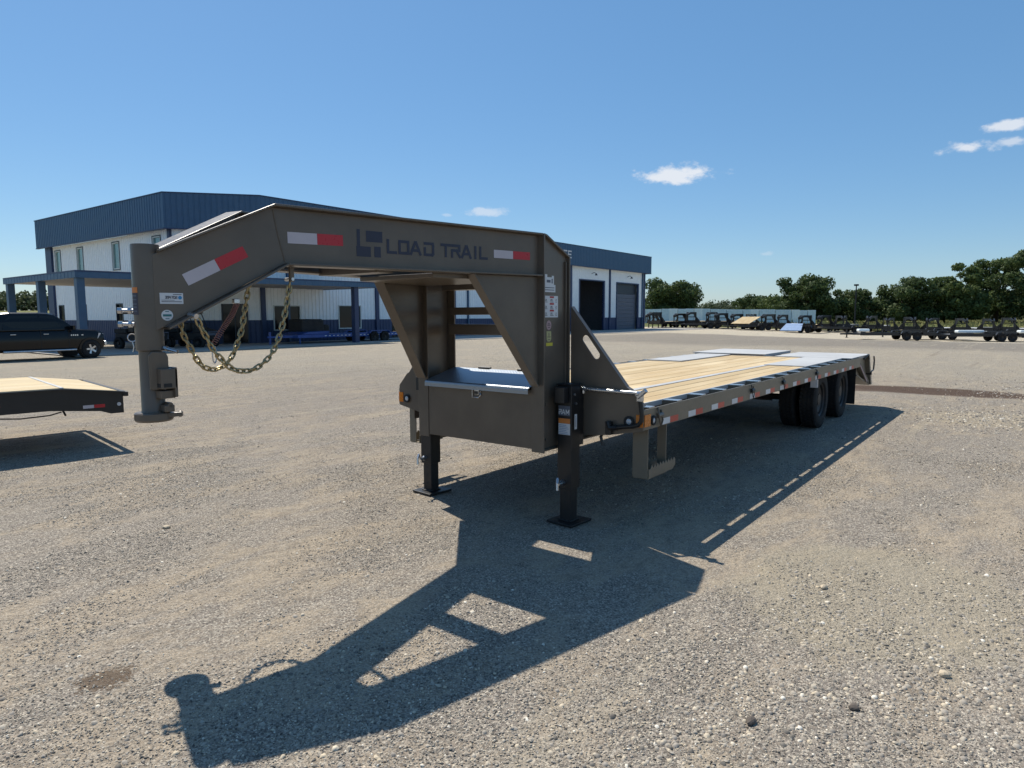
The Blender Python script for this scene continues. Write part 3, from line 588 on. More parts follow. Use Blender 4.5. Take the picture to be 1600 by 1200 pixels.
for sgn in (-1, 1):
    a, b = Vector((.797, 1.412)), Vector((.892, 1.292)); d = (b-a).normalized(); pn = Vector((-d.y, d.x)); rr = .030; hole = []
    for i in range(9): t = math.pi*i/8; hole.append(b+pn*rr*math.cos(t)+d*rr*math.sin(t))
    for i in range(9): t = math.pi*i/8; hole.append(a-pn*rr*math.cos(t)-d*rr*math.sin(t))
    outer = [(.662, .66), (.662, 1.66), (1.15, 1.062), (1.182, 1.045), (1.288, .93), (1.288, .745), (1.05, .70), (1.0, .69)]
    wing = slot_plate('bulkhead_wing', [(sgn*y, z) for y, z in outer], [(sgn*y, z) for y, z in hole], .012, .010, BR, T)
    mb = MB()
    for (y0, z0), (y1, z1) in zip(outer[1:4], outer[2:5]): mb.bar((.03, sgn*y0, z0), (.03, sgn*y1, z1), .006, .045, (1, 0, 0))
    mb.box(.018, .030, sgn*.69, sgn*1.28, .895, .905); mb.build('edge_flange', BR, wing)
    # clearance lights in rubber grommets, amber markers wrapping the corner
    for y in (1.18,):
        mb = MB(); mb.lathe([(.0, -.004), (.036, -.004), (.040, .004), (.040, .010), (.028, .014), (.022, .006)], (0, 0, 0), 'y', 20)
        me = mb.mesh('grommet', True); me.materials.append(M['matt_black']); g = inst('clearance_light', me, T, (.0, sgn*y, .812), (0, 0, R(90)))
        mb = MB(); mb.lathe([(.001, .012), (.014, .011), (.022, .006)], (0, 0, 0), 'y', 16); me = mb.mesh('lens', True); me.materials.append(M['lens']); inst('lens', me, g)
    mb = MB(); mb.box(.0, .006, sgn*1.235, sgn*1.293, .775, .868); mb.build('marker_light', M['amber'], T, bevel=.004)
    mb = MB(); mb.box(.012, .11, sgn*1.2955, sgn*1.302, .775, .868); mb.build('marker_light', M['amber'], T, bevel=.003)
    mb = MB(); mb.lathe([(.0, -.004), (.034, -.004), (.038, .004), (.038, .010), (.026, .014), (.020, .006)], (0, 0, 0), 'y', 20)
    me = mb.mesh('grommet', True); me.materials.append(M['matt_black']); g = inst('clearance_light', me, T, (.155, sgn*1.297, .812), (0, 0, R(180) if sgn < 0 else 0))
    mb = MB(); mb.lathe([(.001, .012), (.014, .011), (.020, .006)], (0, 0, 0), 'y', 16); me = mb.mesh('lens', True); me.materials.append(M['lens']); inst('lens', me, g)
# deck frame under the boards
XE = 8.52
mb = MB()
for sgn in (-1, 1):
    y = sgn*.48; mb.box(.02, 7.6, y-.07, y+.07, .55, .562); mb.box(.02, 7.6, y-.07, y+.07, .838, .85); mb.box(.02, 7.6, y-.006, y+.006, .562, .838)
    mb.box(.02, 7.6, sgn*1.06, sgn*1.12, .72, .73); mb.box(.031, 7.6, sgn*1.112, sgn*1.120, .62 if sgn > 0 else .73, .87)  # far channel web made deeper to block sun coming through the far slot
mb.build('main_beam', BR, T)
cm = MB(); cm.box(-.025, .025, -1.11, 1.11, .75, .868); me = cm.mesh('cross_member'); me.materials.append(BR)
for i in range(19): inst('cross_member', me, T, (.25+i*.42, 0, .0))
mb = MB(); mb.box(.031, .10, -1.28, 1.28, .76, .868); mb.box(.02, 7.5, -.45, .45, .64, .66); mb.build('front_rail', BR, T)
# pine boards, each one its own
nb = 0; edges = []
ys = [-1.175]
gap = .006
def board(y0, y1, x0, x1):
    mb = MB(); mb.box(0, x1-x0, 0, y1-y0, 0, .038); me = mb.mesh('deck_board'); me.materials.append(M['wood']); o = inst('deck_board', me, T, (x0, y0, .872+random.uniform(-.0015, .0015)))
    b = o.modifiers.new('bevel', 'BEVEL'); b.width = .003; b.segments = 1; return o
def lane(ya, yb, n, x0, x1):
    w = (yb-ya)/n
    for i in range(n): board(ya+i*w+gap/2, ya+(i+1)*w-gap/2, x0, x1)
lane(-1.132, -.665, 3, .03, 4.94); lane(-.575, .59, 6, .03, 6.98); lane(.59, 1.132, 3, .03, 4.94)
# steel strips on the deck
mb = MB(); mb.box(.03, 4.94, -.655, -.585, .874, .914); mb.box(4.94, 6.98, -.655, -.585, .874, .912); mb.build('deck_strip', M['tread'], T)
mb = MB()
for sgn in (-1, 1): mb.box(.02, 6.98, sgn*1.135, sgn*1.152, .873, .915)
mb.box(.018, .028, -1.132, 1.132, .872, .914); mb.build('edge_strip', M['tread'], T, bevel=.002)
# drive-over plates above the wheels and folded ramps behind
for sgn in (-1, 1):
    mb = MB(); mb.box(4.95, 6.995, sgn*.60, sgn*1.154, .908, .921 if sgn < 0 else .926); mb.build('tread_plate', M['tread'], T, bevel=.002)
    r = MB(); zt = .923 if sgn < 0 else .945
    r.box(7.0, 8.50, sgn*(.13 if sgn < 0 else .02), sgn*1.285, zt-.012, zt); r.box(7.02, 8.46, sgn*(.13 if sgn < 0 else .02), sgn*(.17 if sgn < 0 else .06), zt-.045, zt-.013)
    r.box(7.02, 8.46, sgn*1.215, sgn*1.255, zt-.05, zt-.013); ramp = r.build('ramp', M['tread'], T, bevel=.002)
    for i in range(9):
        c = MB(); c.box(7.1+.16*i, 7.13+.16*i, sgn*.20, sgn*1.21, zt-.045, zt-.013); c.build('ramp_rung', BR, ramp)
mb = MB(); mb.box(6.985, 6.998, -.58, .59, .872, .918); mb.build('transition_bar', M['tread'], T)
# rub rails, stake pockets, side tape
for sgn in (-1, 1):
    mb = MB(); mb.box(.006, 7.62, sgn*1.285, sgn*1.295, .752, .905); rail = mb.build('rub_rail', BD, T, bevel=.002)
    po = MB(); po.box(-.045, .045, sgn*1.154, sgn*1.284, .775, .906); me = po.mesh('stake_pocket'); me.materials.append(M['tread'] if 0 else BD)
    tp = MB(); tp.box(-.046, .046, sgn*1.156, sgn*1.284, .9065, .9125); me2 = tp.mesh('pocket_lit_top'); me2.materials.append(M['zinc'])  # sunlit pocket top painted as a bright zinc plate
    for i in range(16):
        x = .16+i*.495
        if x < 7.6: q = inst('stake_pocket', me, rail, (x, 0, 0)); inst('pocket_lit_top', me2, T, (x, 0, 0))
    for i in range(15):
        x = .305+.502*i
        if x > 7.3: break
        for dx, mm in ((0, 'side_white'), (.152, 'side_red')):
            s_ = MB(); s_.box(x+dx, x+dx+.149, sgn*1.2953, sgn*1.2963, .758, .806); s_.build('reflective_tape', M[mm], rail)
    for x in (.245, 2.35, 3.4, 4.85):     # strap winches and spools hanging on the rail
        w_ = MB(); w_.cyl((x-.03, sgn*1.302, .84), (x+.05, sgn*1.302, .84), .020, 10); w_.tube([(x-.02, sgn*1.30, .90), (x-.03, sgn*1.315, .85), (x-.01, sgn*1.318, .78), (x+.02, sgn*1.312, .76), (x+.045, sgn*1.312, .80), (x+.04, sgn*1.30, .88)], .007 if x < 1 else .004, 6)
        w_.build('rail_hook', M['black'] if x > 1 else M['bronze'], rail)
# step, one at each front corner
for sgn in (-1, 1):
    mb = MB(); y0, y1 = sgn*1.15, sgn*1.275
    mb.box(.120, .130, y0 if sgn < 0 else sgn*1.19, y1, .37, .75); mb.box(.455, .465, sgn*1.19, sgn*1.265, .37, .75); mb.box(.131, .454, y0, y1, .362, .369)
    def teeth(y, th):
        pts = [(.131, .370), (.131, .44)]; n_ = 9; xs = [.16+i*(.60-.16)/n_ for i in range(n_+1)]
        for i in range(n_): pts += [(xs[i], .438), (xs[i]+.024, .468)]
        pts += [(.60, .44), (.60, .40), (.55, .370)]
        mb.ext([(x, y, z) for x, z in pts], (0, th, 0))
    teeth(y1, sgn*.007); teeth(sgn*1.155, sgn*.007); mb.box(.60, .607, y0, y1, .40, .44); mb.build('step', BD, T, bevel=.0015)
# wheels: two dual axles
def wheel_mesh():
    t = MB(); R0, w = .395, .105
    prof = [(.235, -w*.85), (.25, -w), (.33, -w*1.04), (.375, -w*.93), (.392, -w*.75), (R0, -w*.3), (R0, w*.3), (.392, w*.75), (.375, w*.93), (.33, w*1.04), (.25, w), (.235, w*.85)]
    t.lathe(prof, (0, 0, 0), 'y', 40)
    for k in range(48):      # tread blocks
        a = 2*math.pi*k/48
        for q, s in ((-.075, 0), (-.028, .5), (.028, 0), (.075, .5)):
            a2 = a+s*2*math.pi/48; c, s_ = math.cos(a2), math.sin(a2); p0 = Vector((c*(R0-.002), q, s_*(R0-.002))); p1 = Vector((c*(R0+.009), q, s_*(R0+.009)))
            t.bar(p0, p1, .038, .034, (0, 1, 0))
    tm = t.mesh('tyre', True); tm.materials.append(M['rubber']); tm.set_sharp_from_angle(angle=R(35))
    r = MB(); r.lathe([(.236, -.085), (.222, -.080), (.215, -.05), (.20, .0), (.21, .03), (.19, .055), (.12, .02), (.085, .02), (.08, .07), (.03, .075), (.001, .075)], (0, 0, 0), 'y', 32)
    r.lathe([(.236, .085), (.215, .07), (.20, 0)], (0, 0, 0), 'y', 32)
    for k in range(8): a = 2*math.pi*k/8; r.cyl((.10*math.cos(a), .02, .10*math.sin(a)), (.10*math.cos(a), .045, .10*math.sin(a)), .011, 6)
    rm = r.mesh('rim', True); rm.materials.append(M['rim_black']); rm.set_sharp_from_angle(angle=R(35)); return tm, rm
TY, RM = wheel_mesh()
for x in (5.72, 7.02):
    for sgn in (-1, 1):
        for y in (1.075, .80):
            o = inst('wheel', TY, T, (x, sgn*y, .402), (0, random.uniform(0, 3), 0)); inst('rim', RM, o, (0, 0, 0), (0, 0, 0 if sgn > 0 else math.pi))
    mb = MB(); mb.cyl((x, -1.0, .402), (x, 1.0, .402), .045, 12); mb.box(x-.02, x+.02, -.5, .5, .34, .46); mb.build('axle', M['black'], T)
mb = MB()
for s in (-1, 1): mb.box(5.3, 7.45, s*.62, s*.56, .50, .56)
mb.build('spring_pack', M['matt_black'], T)
for sgn in (-1, 1):
    mb = MB(); mb.box(7.62, 7.628, sgn*.62, sgn*1.24, .14, .74); mb.build('mud_flap', M['rubber'], T)
    mb = MB(); mb.box(5.06, 5.10, sgn*1.18, sgn*1.27, .63, .74); mb.build('side_light', M['lens'], T, bevel=.004)
    # dovetail side behind the rub rail
    mb = MB(); mb.ext([(7.63, sgn*1.20, .90), (8.42, sgn*1.20, .90), (8.74, sgn*1.20, .40), (8.60, sgn*1.20, .385), (7.63, sgn*1.20, .62)], (0, sgn*.012, 0))
    mb.ext([(8.42, sgn*.2, .903), (8.50, sgn*.2, .903), (8.80, sgn*.2, .375), (8.70, sgn*.2, .375)], (0, sgn*1.08, 0)); mb.ext([(7.63, sgn*.2, .62), (7.63, sgn*.2, .60), (8.70, sgn*.2, .365), (8.70, sgn*.2, .385)], (0, sgn*1.06, 0)); dv = mb.build('dovetail', BD, T)
    mb = MB(); mb.bar((7.70, sgn*1.25, .79), (8.35, sgn*1.25, .47), .05, .055); mb.build('ramp_arm', M['bronze_deck'], dv, bevel=.003)
    mb = MB(); mb.bar((7.72, sgn*1.28, .775), (8.36, sgn*1.28, .455), .004, .03); mb.build('reflective_tape', M['pink'], dv)
    mb = MB(); mb.bar((7.62, sgn*1.24, .86), (8.60, sgn*1.24, .42), .05, .06); mb.tube([(8.05, sgn*1.27, .86), (8.28, sgn*1.29, .92), (8.42, sgn*1.28, .84)], .014, 6); mb.tube([(8.72, sgn*1.27, .60), (8.95, sgn*1.27, .62), (8.98, sgn*1.27, .78), (8.93, sgn*1.27, .86)], .013, 6); mb.cyl((8.62, sgn*1.2, .58), (8.62, sgn*1.3, .58), .03, 8); mb.build('ramp_latch', M['black'], dv)
    mb = MB(); mb.box(8.80, 8.806, sgn*.75, sgn*1.15, .50, .58); mb.build('tail_light', M['side_red'], T)
# landing jacks
for sgn in (-1, 1):
    xj, yj = -.135, sgn*.74
    j = MB(); j.box(xj-.062, xj+.062, yj-.062, yj+.062, .275, 1.07); j.box(xj-.07, xj+.07, yj-.07, yj+.07, 1.071, 1.08); j.box(xj-.125, xj-.063, yj-.035, yj+.05, .94, 1.06)
    j.box(xj+.063, xj+.13, yj-.05, yj+.05, .60, 1.06); jack = j.build('jack', M['black'], T, bevel=.005)
    for px_, pz in ((-.02, 1.0), (.0, .93)):
        b = MB(); b.cyl((xj+px_, yj+sgn*.062, pz), (xj+px_, yj+sgn*.070, pz), .010, 8); b.build('bolt', M['zinc'], jack)
    l = MB(); l.box(xj-.048, xj+.048, yj-.048, yj+.048, .026, .274); l.build('drop_leg', M['black'], jack, bevel=.004)
    l = MB()
    for z in (.10, .17, .24): l.cyl((xj-.0495, yj, z), (xj-.0485, yj, z), .011, 10)
    l.build('pin_hole', M['matt_black'], jack)
    f = MB(); f.ext([(xj-.13, yj-.11, .006), (xj+.13, yj-.13, .006), (xj+.13, yj+.11, .006), (xj-.11, yj+.13, .006)], (0, 0, .018)); f.box(xj-.06, xj+.06, yj-.06, yj+.06, .024, .034); f.build('foot_plate', M['black'], jack, bevel=.003)
    pz = .325; p = MB(); p.cyl((xj-.05, yj, pz), (xj-.125, yj+.01, pz), .013, 10); p.lathe([(.013, 0), (.022, 0), (.022, .02), (.013, .02)], (xj-.07, yj, pz), 'y', 12)
    p.tube([(xj-.125, yj+.01, pz+.005), (xj-.150, yj, pz+.045), (xj-.172, yj-.01, pz+.015), (xj-.178, yj-.015, pz-.035)], .010, 6); p.build('spring_pin', M['zinc'], jack)
xj, yj = -.135, -.74
YF = yj-.0625
XF = xj-.0625
for fx in (1,):
    mb = MB(); decal(mb, (XF, yj+.052, .84), (0, -1, 0), Z, .104, .075, .001); sk = mb.build('sticker', M['doorgrey'], T, label='grey sticker lettered RAM')
    mb = lettering('RAM', (XF-.001, yj+.046, .850), (0, -1, 0), Z, .038, .092, .17, .0008); mb.build('lettering', M['white'], sk)
    mb = MB(); decal(mb, (XF, yj+.052, .695), (0, -1, 0), Z, .104, .085, .001); sk = mb.build('sticker', M['white'], T, label='orange and white warning sticker')
    mb = MB(); decal(mb, (XF, yj+.052, .7805), (0, -1, 0), Z, .104, .038, .001); mb.build('sticker', M['orange'], T)
    mb = MB(); [decal(mb, (XF-.001, yj+.046, .70+.013*i), (0, -1, 0), Z, .085-.01*(i % 3), .005, .0006) for i in range(6)]; mb.build('printing', M['tarp_blue'], sk)
mb = MB(); decal(mb, (xj-.02, YF, .735), (1, 0, 0), Z, .035, .115, .001); sk = mb.build('sticker', M['white'], T); mb = MB(); decal(mb, (xj-.008, YF-.001, .75), (1, 0, 0), Z, .004, .085, .0006); mb.build('printing', M['ink'], sk)
# crank and its shaft across the front
mb = MB(); mb.cyl((-.04, -.80, 1.035), (-.03, -1.26, 1.030), .015, 10); mb.cyl((-.04, -.81, 1.055), (-.04, -.81, 1.0), .012, 8); mb.build('crank_shaft', M['zinc'], T, True)
mb = MB(); mb.box(-.055, -.012, -1.305, -1.262, .97, 1.045); mb.cyl((-.075, -1.275, 1.03), (.01, -1.275, 1.03), .016, 8); mb.bar((-.05, -1.27, 1.0), (-.05, -1.34, 1.06), .03, .03); mb.build('crank_bracket', M['zinc'], T, bevel=.006)
mb = MB(); mb.tube([(-.035, -1.285, 1.0), (-.035, -1.292, .94), (-.035, -1.30, .88), (-.035, -1.296, .83), (-.035, -1.275, .80), (-.035, -1.23, .785), (-.035, -1.16, .775), (-.035, -1.08, .76)], .016, 10); mb.tube([(-.035, -1.10, .762), (-.035, -1.04, .755), (-.03, -1.02, .80)], .022, 8); mb.box(-.02, .012, -1.04, -.99, .70, .80); mb.build('crank_handle', M['black'], T, True)
mb = MB(); mb.tube([(.02, -.95, .70), (.02, -.93, .67), (.02, -.95, .60)], .012, 6); mb.build('cable_tail', M['black'], T)

# ---------------------------------------------------------------- safety chains and breakaway cable
def link_mesh():
    pts = []; L_, w = .024, .0115
    for i in range(7): t = -math.pi/2+math.pi*i/6; pts.append((L_/2+w*math.cos(t), w*math.sin(t), 0))
    for i in range(7): t = math.pi/2+math.pi*i/6; pts.append((-L_/2+w*math.cos(t), w*math.sin(t), 0))
    mb = MB(); mb.tube(pts, .0056, 6, True); me = mb.mesh('chain_link', True); me.materials.append(M['chain']); return me
LK = link_mesh()
def chain(pts, label, pitch=.0355):
    root = thing('safety_chain', label, 'chain', (0, 0, 0)); P_ = [Vector(p) for p in pts]
    # smooth resample
    seg = []; N_ = len(P_)
    for i in range(N_-1):
        p0, p1, p2, p3 = P_[max(i-1, 0)], P_[i], P_[i+1], P_[min(i+2, N_-1)]
        for k in range(12):
            t = k/12; seg.append(.5*((2*p1)+(p2-p0)*t+(2*p0-5*p1+4*p2-p3)*t*t+(3*p1-p0-3*p2+p3)*t**3))
    seg.append(P_[-1]); acc = 0; pos = [seg[0]]
    for a, b in zip(seg[:-1], seg[1:]):
        d = (b-a).length
        while acc+d >= pitch:
            t = (pitch-acc)/d; a = a+(b-a)*t; pos.append(a.copy()); d = (b-a).length; acc = 0
        acc += d
    for i in range(len(pos)-1):
        a, b = pos[i], pos[i+1]; x = (b-a).normalized(); y = x.cross(Vector((0, 1, 0))).normalized(); z = x.cross(y); roll = R(45+90*(i % 2)+random.uniform(-14, 14))
        y2 = y*math.cos(roll)+z*math.sin(roll); z2 = x.cross(y2); mt = Matrix((x, y2, z2)).transposed().to_4x4(); mt.translation = (a+b)/2
        o = bpy.data.objects.new('chain_link', LK); COL.objects.link(o); o.parent = root; o.matrix_local = mt
    return root
chA = [(-2.683, .02, 1.575), (-2.67, .02, 1.495), (-2.644, .02, 1.444), (-2.618, .02, 1.386), (-2.586, .02, 1.336), (-2.55, .02, 1.31), (-2.504, .02, 1.303), (-2.461, .02, 1.317), (-2.422, .02, 1.347), (-2.388, .02, 1.399), (-2.362, .02, 1.458), (-2.337, .02, 1.523), (-2.323, .02, 1.595), (-2.308, .02, 1.661), (-2.279, .02, 1.80)]
chB = [(-2.678, -.15, 1.579), (-2.659, -.15, 1.53), (-2.633, -.15, 1.481), (-2.608, -.15, 1.425), (-2.58, -.15, 1.39), (-2.547, -.15, 1.352), (-2.513, -.15, 1.319), (-2.471, -.15, 1.302), (-2.429, -.15, 1.297), (-2.378, -.15, 1.303), (-2.325, -.15, 1.331), (-2.277, -.15, 1.37), (-2.242, -.15, 1.422), (-2.212, -.15, 1.481), (-2.189, -.15, 1.546), (-2.168, -.15, 1.618), (-2.155, -.15, 1.679), (-2.14, -.15, 1.739), (-2.13, -.15, 1.80)]
chain(chA, 'yellow zinc safety chain hanging in the tighter loop nearest the coupler tube'); chain(chB, 'yellow zinc safety chain looping wider back up to the bend of the neck')
mb = MB(); mb.cyl((-2.70, -.115, 1.60), (-2.69, -.165, 1.592), .014, 10); mb.build('chain_bolt', M['zinc'], T)
mb = MB(); mb.cyl((-2.132, -.18, 1.80), (-2.132, -.11, 1.80), .010, 8); mb.build('chain_bolt', M['zinc'], T)
cb = thing('breakaway_cable', 'coiled red breakaway cable with a steel snap hook hanging under the neck between the chains', 'cable', (-2.42, -.08, 1.675))
cpts = [Vector(p)-Vector((-2.42, -.08, 1.675)) for p in ((-2.42, -.08, 1.66), (-2.45, -.08, 1.60), (-2.50, -.08, 1.535), (-2.56, -.08, 1.45))]
hel = []; turns = 26; nst = turns*8
for i in range(nst+1):
    t = i/nst*3; k = min(int(t), 2); p = cpts[k].lerp(cpts[k+1], t-k); d = (cpts[-1]-cpts[0]).normalized(); u = d.cross(Vector((0, 1, 0))).normalized(); v = d.cross(u); a = 2*math.pi*turns*i/nst
    hel.append(p+u*.0135*math.cos(a)+v*.0135*math.sin(a))
mb = MB(); mb.tube(hel, .0023, 5); mb.build('coil', M['coil'], cb, True)
mb = MB(); mb.tube([(-.140+.011*math.cos(t), 0, -.285+.045*math.sin(t)) for t in [i*math.pi/8 for i in range(16)]], .0035, 6, True); mb.build('snap_hook', M['zinc'], cb, True)
mb = MB(); mb.box(-.022, .012, -.014, .014, -.015, .012); mb.build('plug', M['zinc'], cb, bevel=.004)

# ================================================================= second trailer at the left edge
LT_O = Vector((-.88, 5.25)); ang = math.atan2(.14, -.99)
LT = thing('flatbed_trailer', 'black flatbed trailer with pale board deck, its tail end entering at the left edge', 'trailer', (LT_O.x, LT_O.y, 0), ang)
# local: x forward along the trailer (from the tail), y to the far side is negative here
def ltz(x): return .70+.085*min(max((x-.02)/.62, 0), 1)
KK = M['black']
for y in (0.0, -2.1):
    s_ = -1 if y == 0 else 1
    mb = MB(); mb.ext([(0, y, .43), (0, y, .685), (.63, y, .765), (8.2, y, .765), (8.2, y, .52), (.75, y, .52), (.25, y, .47), (.14, y, .43)], (0, s_*.012, 0))
    mb.ext([(-.02, y-s_*.03, .672), (-.02, y-s_*.03, .690), (.63, y-s_*.03, .770), (8.2, y-s_*.03, .770), (8.2, y-s_*.03, .752), (.63, y-s_*.03, .752)], (0, s_*.028, 0))
    rl = mb.build('side_rail', KK, LT)
    for x0 in (.20, 1.21, 2.2, 3.2, 4.2):
        for dx, mm in ((.115, 'refl_white'), (0, 'refl_red')):
            q = MB(); z0 = .515 if x0 < 1 else .60
            q.box(x0+dx, x0+dx+.112, y-s_*.0012, y-s_*.0005, z0, z0+.038); q.build('reflective_tape', M[mm], rl)
    if y == 0:
        q = MB(); q.cyl((.05, .001, .54), (.05, .010, .54), .022, 12); q.build('side_light', M['lens'], rl)
mb = MB(); mb.box(-.055, -.001, -2.12, .02, .63, .685); mb.box(-.001, .02, -2.09, -.02, .43, .63); mb.build('tail_bar', KK, LT, bevel=.004)
for i in range(10):
    w = 2.04/10; y0 = -.03-(i+1)*w
    mb = MB(); mb.ext([(.64, y0+.003, .775), (7.2, y0+.003, .775), (7.2, y0+.003, .740), (.64, y0+.003, .740)], (0, w-.006, 0)); mb.build('deck_board', M['wood_grey'], LT)
    mb = MB(); mb.ext([(.05, y0+.003, .700), (.60, y0+.003, .771), (.60, y0+.003, .74), (.05, y0+.003, .665)], (0, w-.006, 0)); mb.build('deck_board', M['wood_grey'], LT)
mb = MB(); mb.box(.602, .638, -2.07, -.03, .74, .779); mb.build('break_strip', M['tread'], LT)
for x in (1.0, 1.8, 2.6, 3.4, 4.2, 5.0, 5.8, 6.6): mb = MB(); mb.box(x, x+.06, -2.08, -.02, .60, .735); mb.build('cross_member', KK, LT)
mb = MB(); mb.tube([(.60, -.25, .47), (.72, -.25, .44), (1.0, -.25, .43), (1.3, -.25, .46)], .008, 6); mb.tube([(.60, -.25, .52), (.58, -.25, .47), (.56, -.25, .42)], .012, 6); mb.build('wiring', M['pink'] if 0 else M['black'], LT)
for x in (3.4, 4.3):
    for y in (-.25, -1.85): o = inst('wheel', TY, LT, (x, y, .402)); inst('rim', RM, o, (0, 0, 0), (0, 0, 0 if y > -1 else math.pi))
mb = MB(); mb.bar((8.2, -.3, .62), (9.6, -1.05, .62), .1, .14); mb.bar((8.2, -1.8, .62), (9.6, -1.05, .62), .1, .14); mb.bar((9.6, -1.05, .62), (9.9, -1.05, .62), .1, .1); mb.box(9.3, 9.4, -1.1, -1.0, 0, 1.0); mb.build('tongue', KK, LT)

# ================================================================= building
BO = Vector((20.02, 35.57)); BA = R(1.1); G0 = -.135
BL = thing('service_building', 'large navy and white metal-clad dealership and service building behind the trailer', 'building', (BO.x, BO.y, 0), BA)
def ribbed(a, b, z0, z1, pitch=.30, rib=.03, flip=False):
    # wall sheet from a to b (plan) with raised ribs; outside is to the right of a->b
    a, b = Vector(a), Vector(b); d = (b-a); Lh = d.length; d.normalize(); n = Vector((d.y, -d.x)); n = -n if flip else n
    xs = [0]; hs = [0]; x = .06
    while x+.1 < Lh: xs += [x, x+.025, x+.06, x+.085]; hs += [0, rib, rib, 0]; x += pitch
    xs.append(Lh); hs.append(0); mb = MB(); vs = []
    for q, h in zip(xs, hs): p = a+d*q+n*h; vs += [(p.x, p.y, z0), (p.x, p.y, z1)]
    mb.add(vs, [(2*i, 2*i+2, 2*i+3, 2*i+1) for i in range(len(xs)-1)])
    p, q = a-n*.12, b-n*.12; mb.add([(p.x, p.y, z0), (q.x, q.y, z0), (q.x, q.y, z1), (p.x, p.y, z1), (a.x, a.y, z0), (b.x, b.y, z0), (b.x, b.y, z1), (a.x, a.y, z1)], [(0, 3, 2, 1), (3, 7, 6, 2), (0, 1, 5, 4), (0, 4, 7, 3), (1, 2, 6, 5)])
    return mb
LB = 57.0; XA = -4.3; YA = 24.2
def wall_run(a, b, openings, zt=7.08, wz=1.38):
    # openings: (s0, s1, z0, z1) along a->b ; cladding white above wainscot navy
    a, b = Vector(a), Vector(b); Lh = (b-a).length; d = (b-a).normalized()
    cuts = sorted(openings); s = 0
    def seg(s0, s1, z0, z1):
        if s1-s0 < .05 or z1-z0 < .03: return
        for q0, q1, mm in ((z0, min(z1, wz), 'navytrim'), (max(z0, wz), z1, 'whitewall')):
            if q1-q0 > .03: ribbed(a+d*s0, a+d*s1, q0, q1).build('wall_panel', M[mm], BL)
    for s0, s1, z0, z1 in cuts:
        seg(s, s0, G0-.3, zt); seg(s0, s1, G0-.3, z0) if z0 > G0 else None; seg(s0, s1, z1, zt); s = s1
    seg(s, Lh, G0-.3, zt)
def window(a, d, s0, s1, z0, z1, glass='glass', fr='frame_white', mull=0, depth=.05):
    a = Vector(a); d = Vector(d).normalized(); n = Vector((d.y, -d.x)); e_ = .07
    def pb(q0, q1, w0, w1, n0, n1): p = a+d*q0; mb_ = MB(); P4 = [a+d*q0+n*n0, a+d*q1+n*n0, a+d*q1+n*n1, a+d*q0+n*n1]; mb_.ext([(p.x, p.y, w0) for p in P4], (0, 0, w1-w0)); return mb_
    f = pb(s0, s1, z0, z0+e_, -.08, depth); 
    for q in (pb(s0, s1, z1-e_, z1, -.08, depth), pb(s0, s0+e_, z0+e_, z1-e_, -.08, depth), pb(s1-e_, s1, z0+e_, z1-e_, -.08, depth)): f.add(q.v, q.f)
    for i in range(mull): x = s0+(s1-s0)*(i+1)/(mull+1); q = pb(x-.03, x+.03, z0+e_, z1-e_, -.07, depth-.01); f.add(q.v, q.f)
    w = f.build('window', M[fr], BL); pb(s0+e_, s1-e_, z0+e_, z1-e_, -.06, -.04).build('pane', M[glass], w); return w
# main long facade, wall half a metre behind the fascia
FW = (0.2, .5); FE = (LB-.9, .5)
ops = [(0.8, 2.9, .68, 2.36), (6.1, 8.2, .71, 2.42), (11.3, 15.0, G0, 3.6), (39.5, 44.9, G0, 5.56), (48.2, 53.8, G0, 5.52)]
wall_run(FW, FE, ops); d = Vector((1, 0))
for s0, s1, z0, z1 in ops[:2]: window(FW, d, s0, s1, z0, z1, mull=0)
# chamfered corner with the entrance door
cA, cB = Vector((XA+.55, 3.75)), Vector((0.2, .5)); cd_ = (cB-cA).normalized(); cl = (cB-cA).length
wall_run(cA, cB, [(cl*.52, cl*.52+1.6, G0, 2.42)]); window(cA, cd_, cl*.52, cl*.52+1.6, G0, 2.42, mull=1, fr='frame_dark')
# left wall with tall windows
sA, sB = Vector((XA+.55, YA-.6)), Vector((XA+.55, 3.75)); Ls_ = (sB-sA).length
tall = []; low = []
for y in (5.2, 11.0, 16.9, 21.0): s1 = sA.y-y; tall.append((s1-1.0, s1, 4.9, 6.72)); low.append((s1-1.0, s1, .95, 2.55))
def wall_run2(a, b, t_, l_):
    a, b = Vector(a), Vector(b); d = (b-a).normalized(); Lh = (b-a).length; s = 0
    def R_(s0, s1, z0, z1, m_): ribbed(a+d*s0, a+d*s1, z0, z1).build('wall_panel', M[m_], BL)
    for (s0, s1, z0, z1), (_, _, y0, y1) in sorted(zip(t_, l_)):
        R_(s, s0, G0-.3, 1.38, 'navytrim'); R_(s, s0, 1.38, 7.08, 'whitewall'); R_(s0, s1, G0-.3, y0, 'navytrim'); R_(s0, s1, y1, z0, 'whitewall'); R_(s0, s1, z1, 7.08, 'whitewall'); s = s1
    R_(s, Lh, G0-.3, 1.38, 'navytrim'); R_(s, Lh, 1.38, 7.08, 'whitewall')
wall_run2(sA, sB, tall, low)
for o4 in tall: window(sA, sB-sA, *o4, glass='glass_teal_reflection', fr='frame_white'); 
